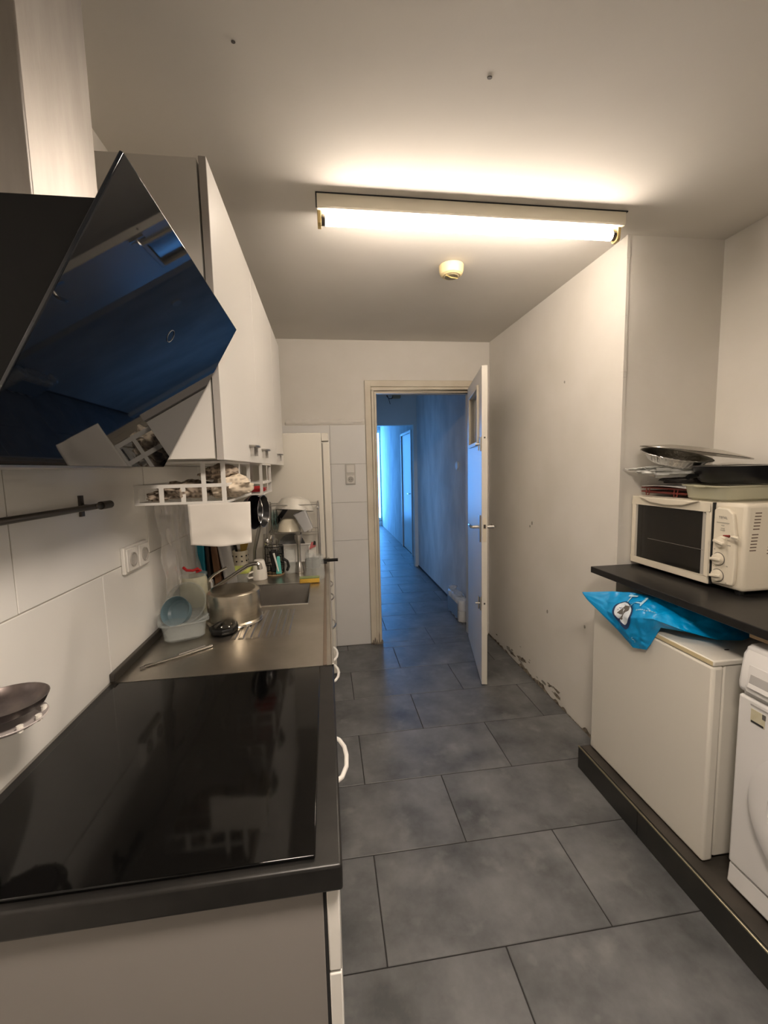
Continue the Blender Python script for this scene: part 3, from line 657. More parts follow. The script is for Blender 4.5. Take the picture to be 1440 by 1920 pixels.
# glass jar with red clip
t = thing('clip_jar', (-.575, 1.86, ZS), 'round glass storage jar with a red clip beside the pot', 'jar')
MB().lathe([(0, 0), (.052, 0), (.056, .006), (.056, .15), (.050, .162), (.047, .162), (.053, .148), (.053, .008), (0, .005)], (-.575, 1.86, ZS), 32).build('jar_body', GLASSY, t)
MB().lathe([(0, .004), (.050, .004), (.058, .0), (.058, -.006), (.05, -.004)], (-.575, 1.86, ZS+.172), 32).build('jar_lid', GLASSC, t)
MB().tube([(-.605, 1.84, ZS+.205), (-.59, 1.835, ZS+.192), (-.565, 1.835, ZS+.190), (-.545, 1.838, ZS+.198), (-.538, 1.842, ZS+.188), (-.555, 1.845, ZS+.182)], .006, 8).build('clip', RED, t)
# binder + boards
tag(MB().box(-.628, -.590, 2.09, 2.27, ZS, ZS+.285).build('binder', TEAL, bevel=.002), 'teal binder standing upright against the tiled wall', 'binder')
def board(name, m, x, y, wd, h, th, lean, label, cat='cutting board'):
    o = MB().box(-th/2, th/2, 0, wd, 0, h).build(name, m, None, bevel=.004)
    o.location = (x, y + wd/2, ZS + .003); o.rotation_euler = (0, lean, 0); tag(o, label, cat)
board('cutting_board', mat('dark_board', (.03, .022, .018), .5), -.572, 2.10, .18, .275, .016, -.03, 'almost black cutting board next to the teal binder')
board('cutting_board', WOOD, -.532, 2.10, .18, .265, .030, -.06, 'thick brown wooden cutting board beside the teal binder')
board('cutting_board', GREYB, -.490, 2.10, .20, .25, .012, -.14, 'thin grey plastic cutting board leaning on the brown board')
board('cutting_board', mat('pale_grey_board', (.42, .40, .37), .5), -.592, 2.45, .18, .22, .012, -.08, 'pale grey cutting board behind the green lidded box')
# green lid box
t = thing('lidded_box', (-.47, 2.31, ZS), 'glass food box with a lime green lid behind the tap', 'container')
rr_shell([(.060,.055,.02,0),(.070,.062,.02,.055),(.066,.058,.018,.055),(.057,.05,.018,.004)], (-.50, 2.36, ZS)).build('glass_box', GLASSC, t)
rr_shell([(.073,.066,.02,.056),(.075,.068,.02,.060),(.075,.068,.02,.070),(.066,.058,.02,.074)], (-.50, 2.36, ZS)).build('lid', LIME, t, bevel=.001)
# perforated utensil pot with spoon
t = thing('utensil_pot', (-.53, 2.60, ZS), 'cream perforated utensil pot with spatula handles', 'utensil pot')
MB().lathe([(0, 0), (.040, 0), (.043, .004), (.045, .125), (.042, .125), (.039, .006), (0, .004)], (-.53, 2.62, ZS), 28).build('pot', IVORY, t)
for r_ in range(3):
    for k in range(9):
        a = 2*PI*k/9 + .2
        MB().lathe([(0, .002), (.005, .002), (.005, -.002)], (-.53+.0445*math.cos(a), 2.62+.0445*math.sin(a), ZS+.035+r_*.030), 8, rz(a) @ ry(PI/2)).build('hole', DARK, t)
MB().tube([(-.535, 2.62, ZS+.02), (-.55, 2.60, ZS+.15), (-.565, 2.58, ZS+.20)], [.006, .008, .012], 8).build('spatula_handle', BLACKP, t)
MB().prism([(-.53, ZS+.06), (-.515, ZS+.06), (-.47, ZS+.20), (-.53, ZS+.20)], 'y', 2.63, 2.642).build('wooden_spatula', mat('yellow_wood', (.42, .27, .05), .6), t, bevel=.002)

# hanging frying pans under the small basket
for i, (x, y, z, r_, lab) in enumerate(((-.352, 2.00, 1.315, .078, 'black frying pan hanging on edge below the small basket'), (-.322, 2.075, 1.310, .074, 'second black pan hanging behind the first beside the dish rack'))):
    t = thing('frying_pan', (x, y, z - r_), lab, 'pan', 'hanging pans')
    mt = rz(-.34 if i == 0 else -.22) @ ry(PI/2)
    MB().lathe([(0, 0), (r_*.8, 0), (r_, .024), (r_+.003, .024), (r_*.84, -.004), (0, -.004)], (x, y, z), 40, mt).build('pan', BLACKPAN, t)
    MB().tube([Vector((x, y, z)) + mt @ Vector(((r_+.0015)*math.cos(a), (r_+.0015)*math.sin(a), .024)) for a in [2*PI*k/40 for k in range(40)]], .0016, 6, closed=True).build('rim', CHROME, t)
    MB().tube([(x, y, z + r_), (x - .004, y, 1.400), (x - .010, y, 1.404)], .003, 6).build('hanging_hook', CHROME, t)
# chrome lever press standing behind the mug
t = thing('lever_press', (-.41, 2.56, ZS), 'chrome hand press with crown head standing behind the white mug', 'kitchen tool')
yp = 2.56
MB().tube([(-.442, yp, ZS), (-.434, yp, ZS+.13), (-.398, yp, ZS+.275)], [.010, .010, .011], 10).build('frame_bar', SATIN, t)
MB().tube([(-.380, yp, ZS), (-.378, yp, ZS+.12), (-.368, yp, ZS+.225)], [.010, .011, .010], 10).build('lever_bar', SATIN, t)
MB().lathe([(0, 0), (.020, 0), (.026, .020), (.024, .028), (.016, .024), (0, .022)], (-.396, yp-.01, ZS+.268), 20).build('press_head', CHROME, t)
for a in (-.55, 0, .55):
    MB().tube([(-.396+.018*math.sin(a), yp-.01, ZS+.290), (-.396+.044*math.sin(a), yp-.01, ZS+.332)], [.006, .005], 8).build('prong', CHROME, t)
MB().lathe([(0, .002), (.008, .002), (.008, 0)], (-.394, yp-.034, ZS+.280), 12, rx(PI/2)).build('pivot', DARK, t)
# upside-down mug
t = thing('white_mug', (-.385, 2.39, ZS), 'tapered white mug turned upside down behind the basin', 'mug')
MB().lathe([(.040, 0), (.042, .004), (.039, .055), (.030, .100), (.026, .108), (0, .109), (0, .104), (.026, .102), (.036, .055), (.038, .002)], (-.385, 2.39, ZS), 32).build('cup', WHITEC, t)
MB().tube([(-.418, 2.368, ZS+.016), (-.436, 2.352, ZS+.016), (-.444, 2.345, ZS+.028), (-.438, 2.350, ZS+.044), (-.416, 2.368, ZS+.048)], .0055, 8).build('mug_handle', WHITEC, t)
# wire cutlery basket
t = thing('cutlery_basket', (-.312, 2.48, ZS), 'round black wire basket crammed with cutlery', 'cutlery basket')
cx_, cy2 = -.312, 2.485
for z in (.012, .06, .11, .165): MB().tube([(cx_+.052*math.cos(a), cy2+.052*math.sin(a), ZS+z) for a in [2*PI*k/24 for k in range(24)]], .0025, 6, closed=True).build('hoop', BLACKP, t)
for k in range(14):
    a = 2*PI*k/14
    MB().tube([(cx_+.052*math.cos(a), cy2+.052*math.sin(a), ZS+.006), (cx_+.052*math.cos(a), cy2+.052*math.sin(a), ZS+.165)], .0018, 5).build('upright_wire', BLACKP, t)
MB().lathe([(0, 0), (.052, 0), (.052, .008), (0, .008)], (cx_, cy2, ZS), 24).build('wooden_base', WOODL, t)
box('inner_liner', DARK, cx_-.025, cx_+.02, cy2-.01, cy2+.03, ZS+.012, ZS+.14, t, bevel=.008)
sp = [(-.034, -.014, .22, CHROME, 'spoon'), (-.010, .012, .235, CHROME, 'spoon'), (.016, -.006, .215, SATIN, 'spoon'), (.030, .012, .20, CHROME, 'fork'), (-.022, .02, .19, SATIN, 'fork')]
for i, (dx, dy, h, m, nm) in enumerate(sp):
    labs = ['spoon with its bowl up at the left of the cutlery basket', 'tallest spoon standing in the middle of the cutlery basket', 'dull spoon standing near the front of the cutlery basket', 'fork standing at the right of the cutlery basket', 'dull fork standing at the back of the cutlery basket']
    o = thing(nm, (cx_+dx*.5, cy2+dy*.5, ZS+.012), labs[i], nm, 'cutlery in the wire basket')
    MB().tube([(cx_+dx*.4, cy2+dy*.4, ZS+.012), (cx_+dx, cy2+dy, ZS+h-.05)], [.003, .003], 6).build('stem', m, o)
    if nm == 'spoon': MB().lathe([(0, -.024), (.009, -.018), (.0155, 0), (.012, .016), (0, .024)], (cx_+dx*1.1, cy2+dy*1.1, ZS+h-.028), 16, rz(i), sy=.35).build('bowl', m, o)
    else:
        for q in (-1, 0, 1): MB().tube([(cx_+dx, cy2+dy, ZS+h-.055), (cx_+dx+q*.006, cy2+dy, ZS+h-.035), (cx_+dx+q*.006, cy2+dy, ZS+h)], .0016, 5).build('tine', m, o)
o = tag(MB().prism([(-.300, ZS+.014), (-.268, ZS+.014), (-.276, ZS+.115), (-.292, ZS+.115)], 'y', 2.424, 2.430).build('peeler', MINT, bevel=.002), 'mint green plastic peeler leaning on the front of the cutlery basket', 'peeler')
o = tag(MB().tube([(-.308, 2.421, ZS+.135), (-.285, 2.418, ZS+.03)], [.006, .004], 8).build('table_spoon', WHITEC), 'white handled spoon leaning on the cutlery basket', 'spoon')
MB().tube([(-.258, 2.43, ZS+.10), (-.235, 2.425, ZS+.085), (-.228, 2.425, ZS+.055), (-.238, 2.43, ZS+.03)], .008, 8).build('ladle', BLACKP)
tag(bpy.data.objects['ladle'], 'curved black plastic ladle handle right of the cutlery basket', 'ladle')
# jar glass
t = thing('glass_jar', (-.226, 2.50, ZS), 'empty straight glass jar between the cutlery basket and the stick blender', 'jar')
MB().lathe([(0, 0), (.031, 0), (.035, .004), (.035, .105), (.030, .122), (.030, .140), (.0275, .140), (.0275, .122), (.032, .104), (.032, .006), (0, .005)], (-.226, 2.50, ZS), 28).build('jar', GLASSC, t)
# stick blender leg
t = thing('stick_blender_leg', (-.170, 2.49, ZS), 'steel stick blender leg standing on its bell', 'blender')
MB().lathe([(.026, 0), (.027, .008), (.021, .04), (.012, .062), (.0105, .070), (.0105, .165), (.017, .182), (.021, .200), (.021, .222), (.016, .226), (0, .226)], (-.172, 2.49, ZS), 28).build('leg', SATIN, t)
box('drive_pin', DKMETAL, -.160, -.152, 2.486, 2.494, ZS+.226, ZS+.238, t)
# two tumblers upside down
for i, (x, y, r1, r2, h, lab) in enumerate(((-.102, 2.372, .026, .033, .145, 'left of the two clear tumblers by the sponge'), (-.060, 2.335, .030, .039, .132, 'right of the two clear tumblers by the sponge'))):
    t = thing('tumbler', (x, y, ZS), lab, 'glass', 'upturned tumblers')
    MB().lathe([(r2, 0), (r2, .003), (r1, h-.006), (r1-.004, h), (0, h), (0, h-.010), (r1-.004, h-.012), (r2-.0025, .001)], (x, y, ZS), 28).build('glass', GLASSC, t)
t = thing('sponge', (-.105, 2.245, ZS), 'yellow washing-up sponge on the rim of the basin', 'sponge')
MB().box(-.158, -.054, 2.228, 2.268, ZS+.002, ZS+.026).build('foam', SPONGE, t, bevel=.004)
MB().box(-.158, -.054, 2.228, 2.268, ZS+.026, ZS+.031).build('scourer', SCOUR, t, bevel=.001)
# black pan handle sticking out past the edge
t = thing('small_saucepan', (-.10, 2.62, ZS), 'small dark saucepan whose black handle sticks out past the sink edge', 'pan')
MB().lathe([(0, 0), (.045, 0), (.048, .004), (.048, .05), (.046, .05), (.045, .006), (0, .004)], (-.098, 2.62, ZS), 28).build('pan', DKMETAL, t)
MB().tube([(-.052, 2.62, ZS+.038), (-.02, 2.618, ZS+.036), (.056, 2.612, ZS+.038)], [.007, .010, .010], 10).build('pan_handle', BLACKP, t)
box('handle_root', BLACKP, -.055, -.012, 2.606, 2.632, ZS+.016, ZS+.034, t, bevel=.003)

# ---- two-tier dish rack
t = thing('dish_rack', (-.21, 2.70, ZS), 'two-tier chrome dish rack in front of the tall fridge', 'dish rack')
for x in (-.366, -.056):
    for y in (2.64, 2.83):
        MB().tube([(x, y, ZS), (x, y, ZS + (.395 if y < 2.7 else .395))], .0065, 10).build('post', SATIN, t)
for z in (.215, .385):
    for y in (2.64, 2.83): MB().tube([(-.366, y, ZS+z), (-.056, y, ZS+z)], .003, 6).build('cross_rail', SATIN, t)
    for x in (-.366, -.056): MB().tube([(x, 2.64, ZS+z), (x, 2.83, ZS+z)], .003, 6).build('side_rail', SATIN, t)
for k in range(1, 14):
    x = -.366 + .31*k/14
    MB().tube([(x, 2.64, ZS+.215), (x, 2.83, ZS+.215)], .0016, 5).build('shelf_wire', SATIN, t)
for k in range(4):
    x = -.35 + k*.020
    MB().tube([(x, 2.70, ZS+.215), (x, 2.70, ZS+.30), (x, 2.80, ZS+.30), (x, 2.80, ZS+.215)], .0016, 5).build('plate_holder', SATIN, t)
MB().lathe([(0, .004), (.009, .003), (.010, 0)], (-.056, 2.632, ZS+.365), 12, rx(PI/2)).build('post_clip', CHROME, t)
ZR = ZS + .219
# contents of the upper tier
for i in range(2):
    o = tag(MB().lathe([(0, 0), (.05, 0), (.066, .006), (.066, .008), (.05, .003), (0, .003)], (-.345 + i*.020, 2.75, ZR + .068), 32, ry(PI/2-.05)).build('glass_plate', mat('green_glass', (.30, .55, .50), .1, alpha=.5)), 'greenish glass plate standing %s in the upper rack' % ('outermost' if i == 0 else 'second'), 'plate', 'glass plates in the rack')
o = tag(MB().lathe([(.070, 0), (.072, .003), (.062, .045), (.040, .074), (.022, .080), (0, .080), (0, .075), (.036, .070), (.058, .042), (.068, .001)], (-.238, 2.70, ZR), 36).build('cream_bowl', IVORY), 'glossy cream bowl turned upside down on the upper rack', 'bowl')
tm = ry(-.95) 
o = tag(MB().lathe([(0, 0), (.055, 0), (.082, .022), (.084, .022), (.058, -.004), (0, -.004)], (-.285, 2.79, ZR+.085), 36, tm).build('black_plate', BLACKPAN), 'dark plate leaning at a slant behind the cream bowl', 'plate')
o = tag(MB().lathe([(.116, 0), (.119, .002), (.112, .030), (.085, .070), (.040, .085), (0, .087), (0, .083), (.082, .066), (.108, .028)], (-.205, 2.74, ZR+.125), 44, rx(-.12) @ ry(.10)).build('white_basin', mat('offwhite_plastic', (.72, .69, .62), .35)), 'large off-white bowl upside down on top of the dish rack', 'bowl')
o = MB()
rr_shell([(.028,.045,.008,0),(.036,.050,.010,.105),(.038,.052,.010,.108),(.034,.048,.009,.106),(.026,.043,.008,.003)], (0, 0, 0))
o = rr_shell([(.030,.040,.008,0),(.038,.046,.010,.118),(.041,.049,.010,.122),(.036,.044,.009,.120),(.028,.038,.008,.003)], (-.118, 2.645, ZR+.012), ry(-.42) @ rz(.0)).build('clear_container', mat('milky_plastic', (.62, .62, .62), .25, alpha=.7))
tag(o, 'milky plastic container propped upside down in the rack', 'container')
# lower tier
tag(MB().lathe([(0, 0), (.06, 0), (.084, .014), (.086, .014), (.062, -.004), (0, -.004)], (-.235, 2.80, ZS+.10), 40, rx(1.25)).build('grey_plate', mat('dark_grey_glaze', (.09, .09, .085), .25)), 'dark grey plate standing in the lower tier of the rack', 'plate')
t = thing('white_tray', (-.185, 2.72, ZS), 'white plastic tray standing upright below the rack', 'tray')
MB().box(-.285, -.090, 2.722, 2.730, ZS+.02, ZS+.125).build('tray_panel', PLASTW, t, bevel=.004)
MB().box(-.292, -.083, 2.712, 2.722, ZS+.013, ZS+.024).box(-.292, -.083, 2.712, 2.722, ZS+.121, ZS+.132).build('tray_rim', PLASTW, t, bevel=.003)
t = thing('sauce_packet', (-.10, 2.70, ZS+.09), 'red and white packet tucked behind the tumblers', 'packet')
MB().box(-.125, -.078, 2.675, 2.70, ZS, ZS+.125).build('packet_body', WHITEC, t, bevel=.004)
MB().prism([(-.120, ZS+.10), (-.078, ZS+.118), (-.082, ZS+.142), (-.105, ZS+.148)], 'y', 2.668, 2.676).build('packet_top', mat('pink_red', (.55, .14, .14), .5), t, bevel=.002)
MB().prism([(-.095, ZS+.128), (-.078, ZS+.128), (-.078, ZS+.15), (-.090, ZS+.155)], 'y', 2.664, 2.669).build('dark_print', DARK, t)

# ================================================================== RIGHT SIDE
t = thing('appliance_plinth', (1.54, .9, 0), 'low black plinth with a metal edge under the appliances', 'plinth')
box('core', PLTOP, 1.20, XA - .001, -.2, 1.815, 0, .112, t)
for y0, y1 in ((1.42, 1.822), (.80, 1.417), (.18, .797)):
    box('front_board', PLINTH, 1.188, 1.20, y0, y1, .001, .110, t, bevel=.001)
box('end_board', PLINTH, 1.20, 1.386, 1.815, 1.822, .001, .110, t)
MB().tube([(1.190, -.2, .110), (1.190, 1.823, .110)], .004, 8).build('edge_strip', BRASS, t)
ZP = .1145
t = thing('mini_fridge', (1.53, 1.49, ZP), 'white under-counter fridge with a worn top edge, below the blue bag', 'fridge')
box('body', APPL, 1.285, 1.80, 1.182, 1.80, ZP + .012, .835, t, bevel=.006)
box('door_gasket', mat('grey_seal', (.25, .24, .22), .7), 1.279, 1.287, 1.19, 1.79, ZP + .03, .80, t)
box('door', APPL, 1.238, 1.280, 1.175, 1.808, ZP + .004, .822, t, bevel=.010, seg=3)
box('top_board', APPL, 1.240, 1.80, 1.176, 1.806, .823, .843, t, bevel=.005)
box('edge_band', mat('yellowed_edge', (.60, .50, .30), .5), 1.2385, 1.2405, 1.18, 1.802, .826, .840, t)
MB().prism(ell(1.36, 1.245, .010, .004, 12), 'z', .8425, .8437).build('screw_slot', DARK, t)
for x in (1.27, 1.76):
    for y in (1.20, 1.77): MB().lathe([(.014, 0), (.014, .014)], (x, y, ZP - .001), 12).build('foot', BLACKP, t)

# washing machine
t = thing('washing_machine', (1.55, .80, ZP), 'white front-loading washing machine at the right edge', 'washing machine')
ya_, yb_ = .51, 1.105
box('body', WASH, 1.272, 1.80, ya_, yb_, ZP + .01, .930, t, bevel=.012, seg=3)
box('front_panel', WASH, 1.256, 1.276, ya_ + .002, yb_ - .002, .20, .775, t, bevel=.008, seg=3)
MB().prism([(1.256, ZP+.012), (1.262, .195), (1.285, .195), (1.285, ZP+.012)], 'y', ya_ + .002, yb_ - .002).build('kick_panel', WASH, t, bevel=.005)
MB().prism([(1.278, .782), (1.252, .790), (1.250, .815), (1.262, .905), (1.285, .934), (1.80, .934), (1.80, .785)], 'y', ya_, yb_).build('control_panel', WASH, t, bevel=.012, seg=3)
dr = MB().prism([(1.2515, .792), (1.2495, .812), (1.2575, .880), (1.264, .880), (1.264, .792)], 'y', .86, 1.078).build('detergent_drawer', WASH, t, bevel=.003)
MB().prism([(1.2475, .826), (1.2525, .852), (1.258, .852), (1.258, .826)], 'y', .89, 1.066).build('grip_recess', mat('recess_grey', (.40, .39, .38), .5), dr)
MB().prism([(1.243, .812), (1.2475, .827), (1.254, .827), (1.254, .812)], 'y', .888, 1.068).build('grip_lip', WASH, dr, bevel=.002)
for y0, y1 in ((1.018, 1.060), (.955, .995)):
    st = box('energy_sticker', STICK, 1.2548, 1.2562, y0, y1, .705, .748, t, bevel=.0003)
    box('sticker_bar', DARK, 1.2542, 1.2550, y0 + .003, y1 - .002, .706, .712, st)
    box('sticker_spot', INK, 1.2542, 1.2550, y0 - .002, y0 + .008, .732, .748, st)
box('seam_line', mat('recess_grey', (.40, .39, .38), .5), 1.2545, 1.2560, ya_+.01, 1.062, .757, .762, t)
for k in range(5):
    box('panel_mark', mat('faint_print', (.45, .44, .43), .6), 1.2565 - .0022, 1.2565 + .002, 1.000 - k*.012 - .007, 1.000 - k*.012, .866 + .004*(k % 2), .871 + .006*(k % 2), t, smooth=False)
DC = (1.256, .805, .50)
MB().lathe([(.215, 0), (.228, -.006), (.225, -.026), (.200, -.034), (.168, -.030), (.160, -.012), (.160, 0)], DC, 56, ry(PI/2)).build('door_ring', WASH, t)
MB().lathe([(0, -.022), (.10, -.020), (.160, -.010), (.162, 0)], DC, 48, ry(PI/2)).build('door_glass', mat('smoked_door', (.10, .11, .12), .1), t)

# shelf worktop above the appliances
sh = tag(MB().box(1.248, XA - .001, -.2, 1.853, .976, 1.006).build('shelf_board', BLACKLAM, bevel=.003), 'black shelf board across the alcove under the oven', 'shelf')
tag(MB().box(1.30, 1.34, -.2, 1.12, .944, .9755).build('shelf_batten', WOODL, bevel=.002), 'raw wooden batten under the black shelf', 'batten')

# oven
ov = thing('mini_oven', (1.63, 1.575, 1.007), 'cream countertop oven with dark window and three knobs', 'oven')
x0, x1, y0, y1, z0, z1 = 1.468, 1.82, 1.300, 1.850, 1.022, 1.343
CREAMO = mat('cream_oven_enamel', (.74, .68, .56), .30, spec=.5)
box('casing', CREAMO, x0, x1, y0, y1, z0, z1, ov, bevel=.014, seg=3)
dy0, dy1 = 1.426, 1.848
dr = MB().box(1.452, 1.470, dy0, dy1, 1.022, 1.052).box(1.452, 1.470, dy0, dy1, 1.305, 1.341).box(1.452, 1.470, dy0, dy0+.022, 1.052, 1.305).box(1.452, 1.470, dy1-.022, dy1, 1.052, 1.305).build('oven_door', CREAMO, ov, bevel=.003)
box('window', OVENGL, 1.459, 1.466, dy0+.02, dy1-.02, 1.05, 1.308, dr, smooth=False)
MB().tube([(1.4585, dy0+.03, 1.150), (1.4585, dy1-.10, 1.150)], .0012, 6).build('oven_rack_line', mat('rack_reflection', (.12, .11, .10), .3), dr)
MB().prism([(dy0+.05, 1.341), (dy0+.12, 1.318), (dy0+.21, 1.311), (dy0+.30, 1.318), (dy0+.37, 1.341)], 'x', 1.438, 1.456).build('door_handle', CREAMO, dr, bevel=.005, seg=3)
# frame liner strips in the window (inner light rim)
for a_, b_ in ((dy0+.022, dy0+.040), (dy1-.032, dy1-.022)): MB().box(1.4575, 1.4595, a_, b_, 1.052, 1.305).build('window_liner', mat('liner_grey', (.42, .40, .36), .35), dr)
box('door_gap', DARK, 1.458, 1.469, 1.4215, 1.4255, 1.024, 1.340, ov)
cp_ = MB().prism([(1.330, 1.040), (1.412, 1.032), (1.416, 1.05), (1.416, 1.315), (1.400, 1.323), (1.362, 1.322), (1.340, 1.305), (1.326, 1.22), (1.322, 1.12), (1.324, 1.06)], 'x', 1.455, 1.470).build('control_panel', CREAMO, ov, bevel=.005, seg=3)
for i, (yk, zk, rot, r_) in enumerate(((1.378, 1.196, .25, .022), (1.386, 1.130, -.05, .023), (1.386, 1.067, -.12, .023))):
    k_ = thing('knob', (1.455, yk, zk), None, None); k_.parent = cp_; k_.location = Vector((1.455, yk, zk)) - WL(cp_)
    MB().lathe([(r_+.002, 0), (r_+.002, -.0015), (r_, -.0015)], (1.4545, yk, zk), 28, ry(PI/2)).build('dial_ring', INK if i else CREAMO, k_)
    MB().lathe([(r_, 0), (r_-.002, -.010), (r_-.006, -.012), (0, -.012)], (1.4545, yk, zk), 28, ry(PI/2)).build('dial', CREAMO, k_)
    gx = MB().box(-.019, -.010, -r_*.95, r_*.95, -.0055, .0055)
    R_ = rx(rot); gx.v = [R_ @ v + Vector((1.4545, yk, zk)) for v in gx.v]
    gx.build('grip', CREAMO, k_, bevel=.003)
vs, fs = text_geo('TEFAL', .013)
MB().add([(1.4543, 1.377 - v.x, 1.287 + v.y) for v in vs], fs).build('brand_print', DARK, cp_, smooth=False)
for q, (yy, zz, ww) in enumerate(((1.377, 1.268, .05), (1.377, 1.258, .012), (1.377, 1.247, .014), (1.377, 1.240, .018), (1.352, 1.205, .012), (1.348, 1.187, .012), (1.405, 1.165, .006), (1.352, 1.108, .006), (1.405, 1.10, .005), (1.352, 1.045, .006))):
    box('panel_mark', mat('faint_print2', (.42, .39, .32), .6), 1.4542, 1.4552, yy-ww/2, yy+ww/2, zz-.002, zz+.002, cp_, smooth=False)
sl = MB().tube([(1.455, 1.33, 1.222), (1.435, 1.318, 1.224), (1.43, 1.290, 1.224)], [.006, .007, .005], 8).build('slider_lever', CREAMO, ov)
MB().tube([(1.4345, 1.330, 1.225), (1.4295, 1.350, 1.226)], [.0055, .002], 8).build('lever_tip', mat('dark_red_tip', (.22, .02, .015), .4), sl)
for gx0, zt in ((1.502, 1.312), (1.493, 1.235), (1.575, 1.300), (1.565, 1.222)):
    for k in range(6):
        box('vent_slot', mat('vent_brown', (.16, .11, .08), .7), gx0 - k*.0012, gx0 + .026 - k*.0012, y0 - .0006, y0 + .004, zt - k*.0115 - .004, zt - k*.0115, ov, smooth=False)
for x in (1.49, 1.79):
    for y in (1.33, 1.82): MB().lathe([(.014, 0), (.014, .016)], (x, y, 1.0065), 12).build('foot', BLACKP, ov)

# ---- pile on the oven
ZO = 1.344
t = thing('wire_rack', (1.62, 1.70, ZO), 'dark red wire cooling rack lying on the oven', 'rack')
rx0, rx1, ry0, ry1 = 1.49, 1.76, 1.585, 1.835
for z in (.018, .036):
    MB().tube([(rx0, ry0, ZO+z), (rx1, ry0, ZO+z), (rx1, ry1, ZO+z), (rx0, ry1, ZO+z)], .003, 6, closed=True).build('rim_wire', REDW, t)
for k in range(1, 16):
    y = ry0 + (ry1-ry0)*k/16; MB().tube([(rx0, y, ZO+.034), (rx1, y, ZO+.034)], .0018, 5).build('cross_wire', REDW, t)
for x in (rx0, rx1):
    for y in (ry0+.05, ry1-.04): MB().tube([(x, y-.01, ZO+.036), (x-.003, y-.008, ZO+.003), (x-.003, y+.008, ZO+.003), (x, y+.01, ZO+.036)], .0022, 6).build('leg', REDW, t)
box('drip_plate', mat('red_brown_plate', (.16, .035, .025), .4), rx0+.01, rx1-.01, ry0+.01, ry1-.01, ZO+.010, ZO+.016, t)
tag(MB().grid(lambda u, v: (1.475 + .27*v, 1.57 + .25*u, ZO+.042 + .010*(1-u)*(1-v)*0 + .006*math.sin(3*u) + .02*v*ns((u*2, v, 0), 1)), 16, 16).build('loose_paper', mat('print_paper', (.70, .69, .68), .5), solid=.003), 'bent white leaflet on the red wire rack', 'paper')
crumple('dark_bundle', mat('dark_bundle', (.05, .045, .045), .6, var=(.20, .18, .16), vscale=25), (1.64, 1.715, ZO+.078), (.12, .115, .028), 3.7, .35, .9, 'dark crumpled bundle stuffed between leaflet and foil trays', 'bundle', n=30)
tag(MB().prism([(1.600, ZO+.060), (1.640, ZO+.060), (1.636, ZO+.078)], 'y', 1.585, 1.592).build('wood_wedge', WOODL), 'small wooden wedge poking out of the dark bundle', 'wedge')
t = thing('plastic_bags', (1.56, 1.72, ZO+.11), 'folded white plastic bags sticking out under the foil tray', 'plastic bag')
crumple('bag_fold', WPLAS, (1.545, 1.715, ZO+.106), (.135, .105, .022), 12.4, .4, 1., parent=t, n=44)
crumple('bag_fold', WPLAS, (1.57, 1.70, ZO+.124), (.15, .11, .016), 15.1, .4, 1., parent=t, n=44)
MB().grid(lambda u, v: (1.395 + .10*v, 1.73 + .10*u, ZO+.128 - .012*v + .010*ns((u*3, v*3, 3), 1.1)), 14, 14).build('bag_corner', WPLAS, t, solid=.004)
t = thing('foil_tray', (1.545, 1.66, ZO+.14), 'round crinkled foil pie tray on the plastic bags', 'foil tray')
rip = lambda i, a: (.0026*math.sin(40*a) if 1 <= i <= 5 else 0)
MB().lathe([(0, 0), (.080, 0), (.098, .010), (.116, .036), (.134, .040), (.136, .042), (.134, .044), (.116, .040), (.096, .012), (0, .003)], (1.505, 1.675, ZO+.143), 120, rx(.26) @ ry(.05), ripple=rip).build('tray', FOIL, t, ang=60)
t = thing('serving_platter', (1.60, 1.66, ZO+.2), 'large oval steel platter lying on top of the foil tray', 'platter')
MB().lathe([(0, .010), (.50, .012), (.80, .002), (1.0, -.006), (1.005, -.008), (1.0, -.010), (.80, -.002), (.50, .008), (0, .006)], (1.605, 1.668, ZO+.200), 64, ry(.13) @ rx(.10), sx=.235, sy=.165).build('platter', mat('platter_steel', (.46, .44, .40), .25, metal=1.), t)
t = thing('black_frying_pan', (1.635, 1.50, ZO+.06), 'black non-stick pan resting on the glass dish on the oven', 'pan')
MB().lathe([(0, .012), (.13, .012), (.150, .03), (.166, .070), (.169, .070), (.156, .028), (.136, .004), (.12, 0), (0, 0)], (1.640, 1.475, ZO+.064), 56).build('pan', BLACKPAN, t)
MB().tube([(1.640+.168*math.cos(a), 1.475+.168*math.sin(a), ZO+.134) for a in [2*PI*k/56 for k in range(56)]], .0014, 6, closed=True).build('rim', SATIN, t)
MB().tube([(1.505, 1.545, ZO+.095), (1.478, 1.56, ZO+.092), (1.468, 1.558, ZO+.086)], [.008, .010, .009], 10).build('side_grip', BLACKP, t)
t = thing('glass_dish', (1.61, 1.46, ZO), 'rectangular clear glass oven dish under the black pan', 'dish')
rr_shell([(.145,.080,.03,0),(.155,.088,.03,.008),(.165,.096,.035,.058),(.159,.090,.032,.058),(.148,.082,.03,.010),(.14,.075,.028,.005)], (1.615, 1.472, ZO)).build('dish', GLASSY, t)
rr_shell([(.163,.094,.035,.052),(.176,.104,.038,.056),(.176,.104,.038,.061),(.159,.090,.032,.060)], (1.615, 1.472, ZO), None, False).build('rim', GLASSY, t)
MB().prism([(1.425, 1.46), (1.436, 1.445), (1.455, 1.44), (1.455, 1.50), (1.436, 1.495)], 'z', ZO+.053, ZO+.060).build('ear', GLASSY, t, bevel=.002)

